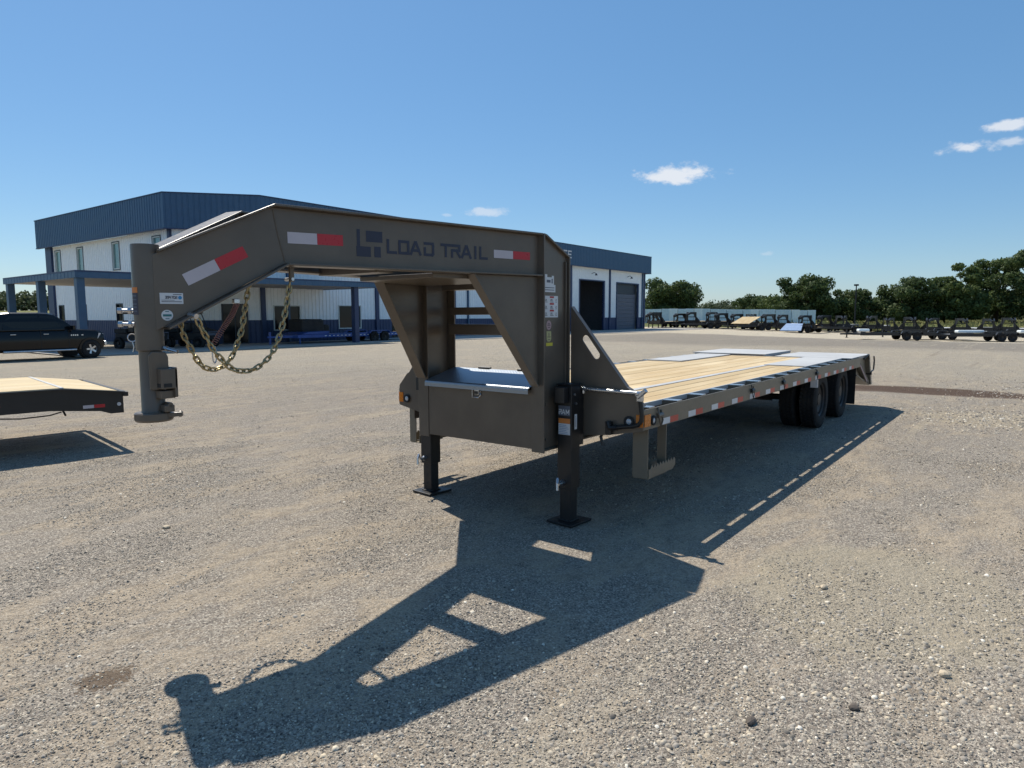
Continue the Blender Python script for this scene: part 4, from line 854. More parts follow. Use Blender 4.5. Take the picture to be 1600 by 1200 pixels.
for o4 in tall:
    s0, s1, z0, z1 = o4; dd = (sB-sA).normalized(); nn_ = Vector((dd.y, -dd.x)); mb = MB()
    for q0, q1, w0, w1 in ((s0-.07, s0-.002, z0-.07, z1+.07), (s1+.002, s1+.07, z0-.07, z1+.07), (s0, s1, z1+.002, z1+.07), (s0, s1, z0-.07, z0-.002)):
        p4 = [sA+dd*q0+nn_*.035, sA+dd*q1+nn_*.035, sA+dd*q1+nn_*.06, sA+dd*q0+nn_*.06]; mb.ext([(p.x, p.y, w0) for p in p4], (0, 0, w1-w0))
    mb.build('window_trim', M['frame_dark'], BL)
for o4 in low: window(sA, sB-sA, *o4, glass='glass', fr='frame_dark')
# side walls, back and roof close the volume
mb = MB(); mb.box(LB-.9, LB-.78, .5, YA-.6, G0-.3, 7.08); mb.box(XA+.55, LB-.9, YA-.6, YA-.48, G0-.3, 7.08); mb.build('rear_wall', M['whitewall'], BL)
mb = MB(); mb.ext([(XA+.1, YA-.1, 8.7), (XA+.1, 3.7, 8.7), (.05, .1, 8.7), (LB-.1, .1, 8.7), (LB-.1, YA-.1, 8.7)], (0, 0, .1)); mb.build('roof', M['fence_pale'], BL)
# fascia band
ZF0, ZF1 = 7.05, 9.16
fp = [((XA, YA), (XA, 3.6)), ((XA, 3.6), (0, 0)), ((0, 0), (LB, 0)), ((LB, 0), (LB, YA))]
for a, b in fp: ribbed(a, b, ZF0, ZF1, .33, .03).build('fascia_panel', M['bluewall'], BL)
mb = MB()
for a, b in fp:
    a, b = Vector(a), Vector(b); d = (b-a).normalized(); n = Vector((d.y, -d.x))
    for z0, z1, k in ((ZF1+.002, ZF1+.06, .05), (ZF0-.06, ZF0-.002, .045)):
        p4 = [a-n*.14, b-n*.14, b+n*k, a+n*k]; mb.ext([(p.x, p.y, z0) for p in p4], (0, 0, z1-z0))
mb.build('coping', M['navytrim'], BL)
mb = MB(); mb.ext([(XA+.15, YA-.5, 7.09), (XA+.15, 3.72, 7.09), (.08, .15, 7.09), (LB-.15, .15, 7.09), (LB-.15, .49, 7.09), (.22, .49, 7.09), (XA+.54, 3.77, 7.09), (XA+.54, YA-.6, 7.09)], (0, 0, .02)); mb.build('soffit', M['soffit'], BL)
for x in (.10, 9.8, 18.6, 28.0, 37.7, 46.45, LB-1.25): mb = MB(); mb.box(x, x+.30, .36, .50, G0-.3, 7.08); mb.build('corner_trim' if x > LB-3 else 'column_trim', M['navytrim'], BL)
mb = MB(); mb.box(XA+.38, XA+.56, YA-1.7, YA-.6, G0-.3, 7.08); mb.build('corner_trim', M['navytrim'], BL)
mb = MB(); mb.box(XA+.40, XA+.53, 3.8, 4.1, 1.4, 7.08); mb.build('corner_trim', M['navytrim'], BL)
# service bays
def bay(x0, x1, zt, kind):
    x0 += .2; x1 += .2
    mb = MB()
    for a, b in ((x0-.12, x0), (x1, x1+.30)): mb.box(a, b, .40, .62, G0-.2, zt+.12)
    mb.box(x0, x1, .40, .62, zt, zt+.12); mb.build('door_frame', M['navytrim'], BL)
    if kind == 'shut':
        nsl = 9; h = (zt-1.25-G0)/nsl
        for i in range(nsl): mb = MB(); mb.box(x0, x1, .75, .80, G0+i*h+.01, G0+(i+1)*h-.01); mb.build('door_slat', M['doorgrey'], BL)
        mb = MB(); mb.box(x0, x1, .78, .80, zt-1.22, zt); mb.build('door_head', M['frame_dark'], BL)
    else:
        for i in range(3): mb = MB(); mb.box(x0, x1, 6+i*.01, 6.1, 1.0+i*1.5, 1.12+i*1.5); mb.build('wall_girt', M['doorgrey'], BL)
bay(39.5, 44.9, 5.56, 'open'); bay(48.2, 53.8, 5.52, 'shut')
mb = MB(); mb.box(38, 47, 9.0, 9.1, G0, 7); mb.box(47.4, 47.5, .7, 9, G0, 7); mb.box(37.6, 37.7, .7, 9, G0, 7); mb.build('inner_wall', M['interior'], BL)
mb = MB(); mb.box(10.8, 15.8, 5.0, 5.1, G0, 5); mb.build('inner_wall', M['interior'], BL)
mb = MB(); mb.box(40.0, 43.2, 3.5, 6.2, G0+.3, 2.9); mb.build('workshop_lift', M['matt_black'], BL)
mb = MB(); mb.box(.5, LB-1, .64, YA-.7, G0-.02, G0+.02); mb.build('floor', M['concrete'], BL)
for x in (42.3, 51.1):
    mb = MB(); mb.tube([(x, .46, 6.35), (x, .1, 6.5), (x, -.15, 6.35)], .03, 6); mb.cyl((x, -.15, 6.38), (x, -.15, 6.15), .06, 10, .16); mb.build('bay_lamp', M['frame_dark'], BL)
word('SERVICE', (31.6, -.034, 7.72), (1, 0, 0), .80, 5.55, .17, .03, 'sign_letter', M['white'], BL)
for x in (2.05, 20.5, 33.0, 55.2): mb = MB(); mb.box(x, x+.14, .33, .46, G0, 7.0); mb.build('downspout', M['bluewall'], BL)
# canopy
cz0, cz1 = 3.44, 3.78; cpoly = [(-12.0, -3.4), (5.1, -5.45), (5.1, .42), (.1, .42), (-3.84, 3.65), (-3.84, 7.0), (-11.75, 7.0)]
CN = thing('entrance_canopy', 'flat navy canopy on square posts along the entrance corner of the building', 'canopy', (BO.x, BO.y, 0), BA)
mb = MB(); mb.ext([(x, y, cz1-.05) for x, y in cpoly], (0, 0, .06)); mb.build('canopy_roof', M['navytrim'], CN)
for a, b in zip(cpoly[-1:]+cpoly[:2], cpoly[:3]):
    ribbed(a, b, cz0, cz1-.06, .45, .012).build('fascia_board', M['bluewall'], CN)
mb = MB(); mb.ext([(-11.8, -3.2, 0), (4.9, -5.2, 0), (4.9, .40, 0), (.08, .40, 0), (-3.86, 3.63, 0), (-3.86, 6.8, 0), (-11.55, 6.8, 0)], (0, 0, .03)); o = mb.build('canopy_soffit', M['soffit'], CN); o.location.z = cz0+.02
for x, y in ((-11.72, -3.1), (-11.6, 2.0), (-11.5, 6.75), (3.35, -4.85), (-4.2, -4.0)):
    if x == -4.2: continue
    mb = MB(); mb.box(x-.17, x+.17, y-.17, y+.17, G0-.2, cz0+.015); mb.build('post', M['bluewall'] if x < 3 else M['navytrim'], CN, bevel=.01)
# concrete apron
mb = MB(); c_, s_ = math.cos(BA), math.sin(BA)
def bw(x, y): return (BO.x+x*c_-y*s_, BO.y+x*s_+y*c_)
nx = 40; vs = []; pol = []
for i in range(nx+1):
    x = -13+i*(LB+19)/nx
    for y in (-5.5 if x < 8 else -6.6, .35): p = bw(x, y); vs.append((p[0], p[1], max(gzf(*p), -.30)+.045)); 
mb.add(vs, [(2*i, 2*i+2, 2*i+3, 2*i+1) for i in range(nx)]); n0 = len(mb.v)
mb.add([(v[0], v[1]-.02 if k % 2 == 0 else v[1], v[2]-.25) for k, v in enumerate(vs)]+vs, [(2*i, 2*i+2, 2*(nx+1)+2*i+2, 2*(nx+1)+2*i) for i in range(nx)])
o = mb.build('concrete_apron', M['concrete']); tag(o, kind='structure')

# ================================================================= pickup truck
def pickup():
    r = thing('pickup_truck', 'glossy black crew cab pickup truck parked at the left edge before the canopy', 'truck')
    # local x forward, origin under front axle centre ; right side (towards viewer) is -y
    CP = M['carpaint']
    def loft(sections, name, mat, smooth=True, bev=0, parent=r):
        mb = MB(); k = len(sections[0])
        for s in sections: mb.v += s
        for i in range(len(sections)-1):
            for j in range(k): mb.f.append((i*k+j, i*k+(j+1) % k, (i+1)*k+(j+1) % k, (i+1)*k+j))
        mb.f += [tuple(range(k)), tuple(reversed(range((len(sections)-1)*k, len(sections)*k)))]
        return mb.build(name, mat, parent, smooth, bev)
    def ring(x, zb, zt, w, rd=.10, wt=None):   # body cross-section with rounded shoulders
        wt = wt or w-.03
        return [(x, -w*.96, zb), (x, -w, zb+.15), (x, -w, (zb+zt)/2), (x, -w+.01, zt-rd*1.2), (x, -wt+.02, zt-rd*.35), (x, -wt+rd, zt), (x, wt-rd, zt), (x, wt-.02, zt-rd*.35), (x, w-.01, zt-rd*1.2), (x, w, (zb+zt)/2), (x, w, zb+.15), (x, w*.96, zb)]
    loft([ring(.62, .62, .98, .88), ring(.60, .48, 1.12, .93), ring(.50, .45, 1.17, .97), ring(.2, .45, 1.21, .99), ring(-.42, .40, 1.25, 1.0), ring(-.95, .40, 1.28, 1.0), ring(-1.0, .40, 1.22, 1.0), ring(-3.42, .40, 1.22, 1.0)], 'body', CP)
    loft([ring(-3.45, .42, 1.30, .99), ring(-5.35, .45, 1.30, .99), ring(-5.45, .5, 1.28, .97)], 'bed', CP)
    def cab(x, z, w): return [(x, -w, 1.2), (x, -w+.0, z*.5+.6), (x, -(w-.11), z-.06), (x, -(w-.20), z), (x, (w-.20), z), (x, (w-.11), z-.06), (x, w, z*.5+.6), (x, w, 1.2)]
    def cabr(xb, xt, z, w):
        return [(xb, -w, 1.21), (xb+(xt-xb)*.5, -w+.03, 1.21+(z-1.21)*.5), (xt, -(w-.13), z-.05), (xt, -(w-.24), z), (xt, (w-.24), z), (xt, (w-.13), z-.05), (xb+(xt-xb)*.5, w-.03, 1.21+(z-1.21)*.5), (xb, w, 1.21)]
    loft([cabr(-.45, -1.30, 1.90, .93), cabr(-1.0, -1.55, 1.94, .955), cabr(-1.9, -1.9, 1.955, .96), cabr(-2.9, -2.9, 1.95, .958), cabr(-3.42, -3.34, 1.90, .94)], 'cab', CP, False, .03)
    for s in (-1, 1):
        def sidewin(pts, name='side_window', mat='glass'):
            mb = MB(); q = []
            for x, z in pts:
                t = (z-1.21)/.73; y = .958-.118*t+.004; q.append((x, s*y, z))
            mb.ext(q, (0, s*.006, 0)); return mb.build(name, M[mat], r)
        sidewin([(-.95, 1.29), (-1.30, 1.72), (-1.42, 1.80), (-1.88, 1.82), (-1.88, 1.27)]); sidewin([(-1.95, 1.27), (-1.95, 1.82), (-2.95, 1.80), (-3.2, 1.55), (-3.22, 1.28)])
        mb = MB(); mb.ext([(-1.92, s*1.003, .46), (-1.92, s*1.003, 1.2), (-1.905, s*1.003, 1.2), (-1.905, s*1.003, .46)], (0, s*.0015, 0)); mb.ext([(-.86, s*1.003, .46), (-.86, s*1.003, 1.2), (-.845, s*1.003, 1.2), (-.845, s*1.003, .46)], (0, s*.0015, 0)); mb.build('door_seam', M['matt_black'], r)
        for x in (-1.82, -3.0): mb = MB(); mb.box(x, x+.2, s*1.004, s*1.03, 1.06, 1.09); mb.build('door_handle', M['zinc'], r, bevel=.008)
        mb = MB(); mb.box(-.93, -.72, s*1.0, s*1.03, 1.20, 1.22); mb.box(-.80, -.70, s*1.01, s*1.26, 1.24, 1.42); mb.build('wing_mirror', M['carpaint'], r, bevel=.03)
        mb = MB(); mb.cyl((-3.3, s*1.06, .40), (-.62, s*1.06, .40), .045, 10); mb.build('side_step', M['zinc'], r, True)
        mb = MB(); mb.ext([(.30, s*.965, .84), (.62, s*.86, .84), (.60, s*.89, 1.05), (.36, s*.985, 1.08)], (0, s*.022, 0)); mb.build('headlight', M['lens'], r, bevel=.01)
        mb = MB(); [mb.box(x, x+.05, s*1.002, s*1.008, .98, 1.04) for x in (-.78, -.70, -.62, -.54)]; mb.box(-.36, -.28, s*1.002, s*1.008, .99, 1.03); mb.build('emblem', M['zinc'], r)
        mb = MB(); n = 20; q = [(0+.49*math.cos(t), .40+.49*math.sin(t)) for t in [math.pi*i/n for i in range(n+1)]]; q2 = [(.41*math.cos(t), .40+.41*math.sin(t)) for t in [math.pi*i/n for i in range(n+1)]]
        for xo in (0, -3.95):
            mb.ext([(x+xo, s*.985, z) for x, z in q]+[(x+xo, s*.985, z) for x, z in reversed(q2)], (0, s*.045, 0))
        mb.build('wheel_arch', CP, r)
        for xo in (0, -3.95): mb = MB(); mb.ext([(x+xo, s*.7, z) for x, z in [(.42*math.cos(t), .40+.42*math.sin(t)) for t in [2*math.pi*i/24 for i in range(24)]]], (0, s*.304, 0)); mb.build('wheel_well', M['matt_black'], r)
    mb = MB(); mb.box(.60, .72, -.96, .96, .52, .74); mb.build('front_bumper', M['zinc'], r, bevel=.05)
    mb = MB(); mb.box(.60, .63, -.6, .6, .80, 1.10); mb.build('grille', M['zinc'], r, bevel=.02)
    mb = MB(); mb.box(-5.6, -5.47, -.95, .95, .52, .72); mb.build('rear_bumper', M['zinc'], r, bevel=.04)
    q = MB(); q.add([(-.56, -.80, 1.28), (-.56, .80, 1.28), (-1.27, .66, 1.86), (-1.27, -.66, 1.86)], [(0, 1, 2, 3)]); q.build('windscreen', M['glass'], r)
    w = MB(); w.lathe([(.22, -.12), (.25, -.135), (.35, -.135), (.385, -.11), (.40, -.06), (.40, .06), (.385, .11), (.35, .135), (.25, .135), (.22, .12)], (0, 0, 0), 'y', 32); wm = w.mesh('tyre', True); wm.materials.append(M['rubber'])
    w = MB(); w.lathe([(.225, .12), (.21, .10), (.20, .02), (.05, .04)], (0, 0, 0), 'y', 28)
    for k in range(5): a = 2*math.pi*k/5; w.bar((.04*math.cos(a), .085, .04*math.sin(a)), (.205*math.cos(a), .105, .205*math.sin(a)), .075, .03, (0, 1, 0))
    w.cyl((0, .05, 0), (0, .12, 0), .055, 12); rm = w.mesh('rim', True); rm.materials.append(M['zinc']); rm.set_sharp_from_angle(angle=R(35))
    for x in (0, -3.95):
        for s in (-1, 1): o = inst('wheel', wm, r, (x, s*.93, .40)); inst('rim', rm, o, (0, 0, 0), (0, 0, 0 if s > 0 else math.pi))
    mb = MB(); mb.ext([(-3.415, -.70, 1.36), (-3.415, .70, 1.36), (-3.36, .60, 1.80), (-3.36, -.60, 1.80)], (-.012, 0, 0)); mb.build('rear_window', M['glass'], r)
    mb = MB(); mb.box(-4.8, .3, -.5, .5, .35, .5); mb.build('chassis', M['matt_black'], r); return r
tr = pickup(); ha = math.atan2(.13, .99); fx, fy = 7.25-.05, 28.6+.95
tr.location = (fx, fy, gzf(fx, fy)-.01); tr.rotation_euler = (0, 0, ha)

# ---------------------------------------------------------------- utility buggies under the canopy
def buggy(label, loc, rz):
    r = thing('utility_buggy', label, 'buggy', loc, rz, 'utility buggies under the canopy'); K = M['matt_black']
    mb = MB(); mb.box(-1.3, 1.1, -.65, .65, .45, .85); mb.ext([(.4, -.6, .85), (1.15, -.6, .85), (1.25, -.6, .95), (.5, -.6, 1.15)], (0, 1.2, 0)); mb.box(-1.35, -.45, -.65, .65, .86, 1.1); mb.build('body', K, r, bevel=.04)
    mb = MB()
    for s in (-1, 1): mb.tube([(.55, s*.62, 1.1), (.25, s*.6, 1.9), (-.75, s*.6, 1.92), (-.9, s*.62, .9)], .03, 6)
    mb.tube([(.25, -.6, 1.9), (.25, .6, 1.9)], .03, 6); mb.tube([(-.75, -.6, 1.92), (-.75, .6, 1.92)], .03, 6); mb.build('roll_cage', K, r, True)
    mb = MB(); mb.box(-.85, .35, -.66, .66, 1.93, 1.99); mb.build('roof_panel', K, r, bevel=.02)
    mb = MB(); mb.box(-.45, .0, -.55, -.05, .9, 1.4); mb.box(-.45, .0, .05, .55, .9, 1.4); mb.build('seat', M['black'], r, bevel=.05)
    for x in (.85, -.95):
        for s in (-1, 1): o = inst('wheel', TY, r, (x, s*.68, .33), (0, 0, 0), (.83, 1, .83)); inst('rim', RM, o, (0, 0, 0), (0, 0, 0 if s > 0 else math.pi))
    mb = MB(); mb.tube([(1.28, -.5, .55), (1.32, -.5, .9), (1.32, .5, .9), (1.28, .5, .55)], .03, 6); mb.box(1.2, 1.24, -.35, .35, .7, .85); mb.build('bull_bar', M['doorgrey'], r); return r
buggy('black utility buggy parked under the canopy just beyond the pickup truck', (12.1, 34.6, G0), R(-75)); buggy('black utility buggy with roof beside the entrance door, nearest the coupler', (14.6, 34.2, G0), R(-60)); 
# ---------------------------------------------------------------- blue trailer by the entrance
BT = thing('blue_flatbed_trailer', 'blue low flatbed trailer with white side tape parked by the building entrance', 'trailer', (19.9, 32.9, G0), R(2))
mb = MB(); mb.box(0, 9.6, -1.05, -.98, .42, .62); mb.box(0, 9.6, .98, 1.05, .42, .62); mb.box(0, .06, -.97, .97, .42, .62); mb.box(.06, 9.6, -.97, .97, .56, .60); mb.build('frame', M['bluetrailer'], BT, bevel=.01)
mb = MB(); mb.ext([(.2, -1.0, .63), (2.4, -1.0, .63), (2.4, -1.0, .82), (.8, -1.0, .78)], (0, 1.9, 0)); mb.build('ramp', M['bluetrailer'], BT, bevel=.01)
for i in range(24): mb = MB(); mb.box(2.0+.32*i, 2.14+.32*i, -1.054, -1.051, .50, .55); mb.build('reflective_tape', M['side_white'], BT)
for x in (6.0, 6.95):
    for y in (-1.2, 1.2): o = inst('wheel', TY, BT, (x, y, .36), (0, 0, 0), (.9, .9, .9)); inst('rim', RM, o, (0, 0, 0), (0, 0, 0 if y > 0 else math.pi))
for s in (-1, 1):
    mb = MB(); mb.ext([(5.5, s*1.06, .60), (5.65, s*1.06, .80), (7.3, s*1.06, .80), (7.45, s*1.06, .60), (7.40, s*1.06, .60), (7.27, s*1.06, .76), (5.68, s*1.06, .76), (5.55, s*1.06, .60)], (0, s*.27, 0)); mb.build('fender', M['bluetrailer'], BT)
mb = MB(); mb.bar((0, -.5, .5), (-1.4, 0, .5), .1, .1); mb.bar((0, .5, .5), (-1.4, 0, .5), .1, .1); mb.box(-1.3, -1.2, -.05, .05, 0, .8); mb.cyl((.15, -1.0, .0), (.15, -1.0, .42), .035, 8); mb.build('tongue', M['bluetrailer'], BT)
o = MB(); o.box(-1.0, .7, -.8, .8, 0, .95); o.box(.7, 1.2, -.7, .7, 0, .6)
cr = o.build('equipment_cover', M['matt_black'], None, bevel=.15); cr.location = (21.9, 33.6, G0+.62); tag(cr, 'black covered load sitting on the blue flatbed trailer', 'cover')

# ================================================================= rows of trailers at the back of the lot
def far_gooseneck(kind=0):
    K = M['black']; r = thing('parked_gooseneck_trailer', 'x', 'trailer', group='black gooseneck trailers parked along the back of the lot'); w = .62
    mb = MB()
    for s in (-1, 1):
        mb.box(-.3, 0, s*w-.06, s*w+.06, .55, 2.15); mb.bar((-.1, s*w, 2.02), (-1.7, s*.25, 2.02), .12, .28); mb.bar((-1.7, s*.25, 2.02), (-2.6, s*.1, 1.75), .12, .28)
        mb.ext([(-.3, s*w, 1.2), (-.3, s*w, 1.9), (-.9, s*(w-.12), 1.9)], (0, .02, 0)); mb.ext([(0, s*w, .8), (0, s*w, 1.6), (.05, s*1.2, .95), (.05, s*1.2, .8)], (.03, 0, 0))
    mb.box(-.3, 0, -w, w, .55, 1.05); mb.box(-.1, 0, -w, w, 1.45, 1.55); mb.box(-.3, -.05, -w, w, 1.95, 2.12); mb.build('neck', K, r)
    mb = MB(); mb.cyl((-2.65, 0, .95), (-2.65, 0, 1.9), .08, 8); mb.build('coupler', K, r)
    for s in (-1, 1): mb = MB(); mb.box(-.2, -.08, s*.78-.06, s*.78+.06, .02, 1.0); mb.box(-.27, 0, s*.78-.13, s*.78+.13, 0, .03); mb.build('jack', K, r)
    mb = MB(); mb.box(.06, 8.0, -1.24, -1.2, .72, .88); mb.box(.06, 8.0, 1.2, 1.24, .72, .88); mb.box(.06, 8, -.5, -.35, .5, .8); mb.box(.06, 8, .35, .5, .5, .8); mb.box(.04, .06, -1.24, 1.24, .72, .88); mb.build('frame', K, r)
    mb = MB(); mb.box(.07, 8.0, -1.19, 1.19, .84, .90); mb.build('deck', M['wood_grey'] if kind == 0 else M['tread'], r)
    w_ = MB(); w_.lathe([(.12, -.1), (.36, -.11), (.40, -.07), (.40, .07), (.36, .11), (.12, .1), (.01, .08)], (0, 0, 0), 'y', 16); me = w_.mesh('wheel', True); me.materials.append(M['rubber'])
    for x in (5.2, 6.2):
        for y in (-1.0, 1.0): inst('wheel', me, r, (x, y, .40))
    return r
p0, p1 = far_gooseneck(0), far_gooseneck(1)
RB = [[84.7,39.7],[85.3,38.2],[86.0,36.5],[86.7,34.7],[87.5,32.6],[88.3,30.3],[88.8,29.0],[89.5,27.0],[90.3,24.8],[91.0,22.9],[91.8,20.4],[92.5,18.2],[93.2,16.2],[93.9,13.9],[94.7,11.5],[95.4,9.2],[96.2,6.5],[97.0,3.6],[97.6,1.2],[98.3,-1.2],[98.8,-3.4]]
ORD = ['first', 'second', 'third', 'fourth', 'fifth', 'sixth', 'seventh', 'eighth', 'ninth', 'tenth', 'eleventh', 'twelfth', 'thirteenth', 'fourteenth', 'fifteenth', 'sixteenth', 'seventeenth', 'eighteenth', 'nineteenth', 'twentieth', 'twenty-first']
CH[p0] = list(p0.children); CH[p1] = list(p1.children)
first = {0: True, 1: True}
for i, (x, y) in enumerate(RB):
    k = 0 if i in (1, 2, 3, 4, 6, 7, 10, 12, 15) else 1; src = (p0, p1)[k]
    o = src if first[k] else copy_tree(src); first[k] = False
    a = R(-2+random.uniform(-16, 16)); yy = y+random.uniform(-.5, .5); x += random.uniform(-2.5, 2.5)
    o.location = (x-1.5, yy, gzf(x-1.5, yy)+.0); o.rotation_euler = (0, 0, a+R(8)); sc = random.uniform(.92, 1.04); o.scale = (sc, random.uniform(.9, 1.05), sc)
    o['label'] = f'black gooseneck trailer, {ORD[i]} from the service building in the back row, {"pine" if k == 0 else "steel"} deck'
def equip(label, x0, y0, x1, y1, deckmat='tread', n_ax=2, fen=True):
    a = math.atan2(y1-y0, x1-x0); L_ = math.hypot(x1-x0, y1-y0); K = M['black']; zc = gzf((x0+x1)/2, (y0+y1)/2)
    r = thing('equipment_trailer', label, 'trailer', (x0, y0, zc), a, 'black tandem trailers in the nearer row'); t = 1.5
    mb = MB(); mb.box(t, L_, -1.0, -.93, .46, .72); mb.box(t, L_, .93, 1.0, .46, .72); mb.box(t, t+.08, -.92, .92, .52, .68); mb.box(L_-.08, L_, -.92, .92, .52, .68); mb.build('frame', K, r)
    mb = MB(); mb.box(t+.1, L_-.1, -.92, .92, .62, .67); mb.build('deck', M[deckmat], r)
    mb = MB(); mb.bar((t, -.8, .58), (.15, 0, .58), .09, .13); mb.bar((t, .8, .58), (.15, 0, .58), .09, .13); mb.cyl((0, 0, .58), (.3, 0, .58), .07, 8); mb.build('tongue', K, r)
    mb = MB(); mb.box(.55, .65, -.05, .05, .25, 1.0); mb.box(.48, .72, -.12, .12, .22, .25); mb.cyl((.6, 0, .95), (.6, .25, .95), .02, 6); mb.build('jack', K, r)
    for j in range(n_ax):
        x = t+(L_-t)*.60+j*.92
        for y in (-1.13, 1.13): o = inst('wheel', TY, r, (x, y, .38), (0, 0, 0), (.95, 1, .95)); inst('rim', RM, o, (0, 0, 0), (0, 0, 0 if y > 0 else math.pi))
    xa = t+(L_-t)*.60
    for s in (-1, 1):
        mb = MB(); o_ = [(xa-.55, .60), (xa-.38, .88), (xa+1.3, .88), (xa+1.47, .60)]; i_ = [(xa+1.42, .60), (xa+1.27, .84), (xa-.35, .84), (xa-.50, .60)]
        mb.ext([(x, s*1.005, z) for x, z in o_+i_], (0, s*.27, 0)); mb.build('fender', K, r)
    return r
equip('black tandem trailer with bare steel frame lying side-on before the back row', 66.4, 11.4, 70.6, 4.3)
equip('black tandem trailer side-on at the right edge with pale load behind', 70.6, 4.6, 75.0, -3.0)
equip('small black trailer with wood deck partly behind the side-on tandem trailer', 72.5, 9.3, 76.2, 1.8, 'wood_grey')
equip('low black trailer with pine deck near the middle of the back row', 79.0, 27.6, 84.0, 23.2, 'wood_grey')
equip('black flatbed trailer angled between the gooseneck trailers left of the light pole', 84.0, 18.6, 88.5, 12.6)
equip('low black trailer with pine deck just behind the tilted blue-grey sheet', 82.5, 22.6, 80.6, 16.4, 'wood_grey')
equip('black steel deck trailer near the left end of the back row', 79.5, 34.8, 84.0, 29.4)
equip('black trailer lying behind the side-on tandem trailers below the open oak', 84.5, 10.4, 88.0, 3.6, 'wood_grey')
equip('black trailer at the far right behind the side-on trailers', 84.0, 2.4, 88.0, -4.0)
mb = MB(); mb.ext([(0, 0, .35), (0, 2.4, .35), (1.9, 2.2, 1.15), (1.9, .3, 1.15)], (0, 0, .05)); mb.build('steel_sheet', M['tarp_blue']); so_ = bpy.data.objects['steel_sheet']; so_.location = (78.6, 18.2, gzf(79, 19)-.1); tag(so_, 'pale blue-grey steel ramp sheet tilted up in the back row', 'ramp')
mb = MB(); mb.ext([(0, .3, .9), (0, 2.6, .9), (2.2, 1.9, 1.75), (2.2, -.4, 1.75)], (0, 0, .05)); wd = mb.build('plywood_ramp', M['wood']); wd.location = (80.5, 24.6, gzf(78.5, 25)-.1); tag(wd, 'tan wooden tilt deck raised at an angle in the back row', 'ramp')
for x, y, lab in ((74.5, 1.6, 'white wrapped load lying on the side-on trailers at the far right'), (78.0, -3.2, 'second white wrapped load at the right edge of the lot'), (69.0, 9.9, 'short pale bundle on the side-on trailer near its tongue')):
    mb = MB(); mb.box(-1.2 if y < 9 else -.5, 1.2 if y < 9 else .5, -.35, .35, 0, .28); o = mb.build('wrapped_load', M['fence_bright'], None, bevel=.08); o.location = (x, y, gzf(x, y)+.72); o.rotation_euler = (0, 0, R(-58)); tag(o, lab, 'load')

# ---------------------------------------------------------------- sheet metal fence
f0, f1 = Vector((105.1, 53.2)), Vector((125.6, 28.1)); fd = (f1-f0).normalized(); fL = (f1-f0).length
FN = thing('sheet_metal_fence', 'long pale corrugated sheet metal fence behind the back row of trailers', 'fence', (f0.x, f0.y, gzf(*f0)), math.atan2(fd.y, fd.x))
npn = 22; pw = fL/npn
for i in range(npn):
    bright = i in (0, 4, 7, 14, 19); z = gzf(*(f0+fd*pw*(i+.5)))-gzf(*f0)
    o = ribbed((i*pw+.03, -.12*(i % 2)), ((i+1)*pw-.03, -.12*(i % 2)), z-.2, z+2.45+random.uniform(-.05, .05), .42, .05).build('fence_panel', M['fence_bright' if bright else 'fence_pale'], FN)
for i in range(npn+1):
    z = gzf(*(f0+fd*pw*min(i, npn)))-gzf(*f0); mb = MB(); mb.box(i*pw-.04, i*pw+.04, .13, .22, z-.3, z+2.4); mb.build('fence_post', M['doorgrey'], FN)
# light pole
lp = (111.5, 18.9); z = gzf(*lp)
LP = thing('light_pole', 'tall slim dark light pole standing behind the back row', 'lamp post', (lp[0], lp[1], z))
mb = MB(); mb.cyl((0, 0, 0), (0, 0, 6.6), .11, 8, .08); mb.build('pole', M['matt_black'], LP); mb = MB(); mb.box(-.25, .25, -.3, .3, 6.6, 6.85); mb.build('lamp_head', M['matt_black'], LP)

# ================================================================= trees
def crown_mesh(seed, nleaf, lobes, H, Wd, leaf=.28, low=.18, mat='leaf'):
    r = np.random.default_rng(seed); cs = []
    for i in range(lobes):
        a = r.uniform(0, 6.28); h = r.uniform(low, .93); rad = (1-((h-.50)/.56)**2)**.5 if abs(h-.50) < .56 else .25
        rr = Wd/2*rad*r.uniform(.25, 1.05); cs.append((rr*math.cos(a), rr*math.sin(a), h*H, r.uniform(.07, .19)*Wd))
    cs = np.array(cs); w = cs[:, 3]**2; idx = r.choice(len(cs), nleaf, p=w/w.sum()); d = r.normal(0, 1, (nleaf, 3)); d /= np.linalg.norm(d, axis=1)[:, None]; q = r.uniform(.25, 1.05, nleaf)**.6
    P_ = cs[idx, :3]+d*(cs[idx, 3]*q)[:, None]*np.array([1, 1, .72]); P_[:, 2] = np.clip(P_[:, 2], H*low*.55, None)
    n = d+r.normal(0, .7, (nleaf, 3)); n /= np.linalg.norm(n, axis=1)[:, None]; u = np.cross(n, r.normal(0, 1, (nleaf, 3))); u /= np.linalg.norm(u, axis=1)[:, None]; v = np.cross(n, u); s = leaf*r.uniform(.5, 1.3, nleaf)[:, None]
    V = np.stack([P_-u*s*.6, P_-v*s*.35, P_+u*s*.6, P_+v*s*.35], 1).reshape(-1, 3); F = np.arange(nleaf*4).reshape(-1, 4)
    return from_np('crown', V, F, M[mat]), cs
def trunk_mesh(seed, H, cs):
    r = random.Random(seed); mb = MB(); b = H*.028+.06; top = Vector((r.uniform(-.2, .2), r.uniform(-.2, .2), H*.42))
    mb.cyl((0, 0, -.4), top*.5, b*1.25, 8, b*.9, False); mb.cyl(top*.5, top, b*.9, 8, b*.6, False)
    for c in cs[::2]:
        mid = top.lerp(Vector(c[:3]), .5)+Vector((r.uniform(-.3, .3), r.uniform(-.3, .3), r.uniform(-.2, .3))); mb.cyl(top*r.uniform(.65, 1), mid, b*.36, 5, b*.22, False); mb.cyl(mid, c[:3], b*.22, 5, b*.07, False)
    me = mb.mesh('trunk', True); me.materials.append(M['bark']); return me
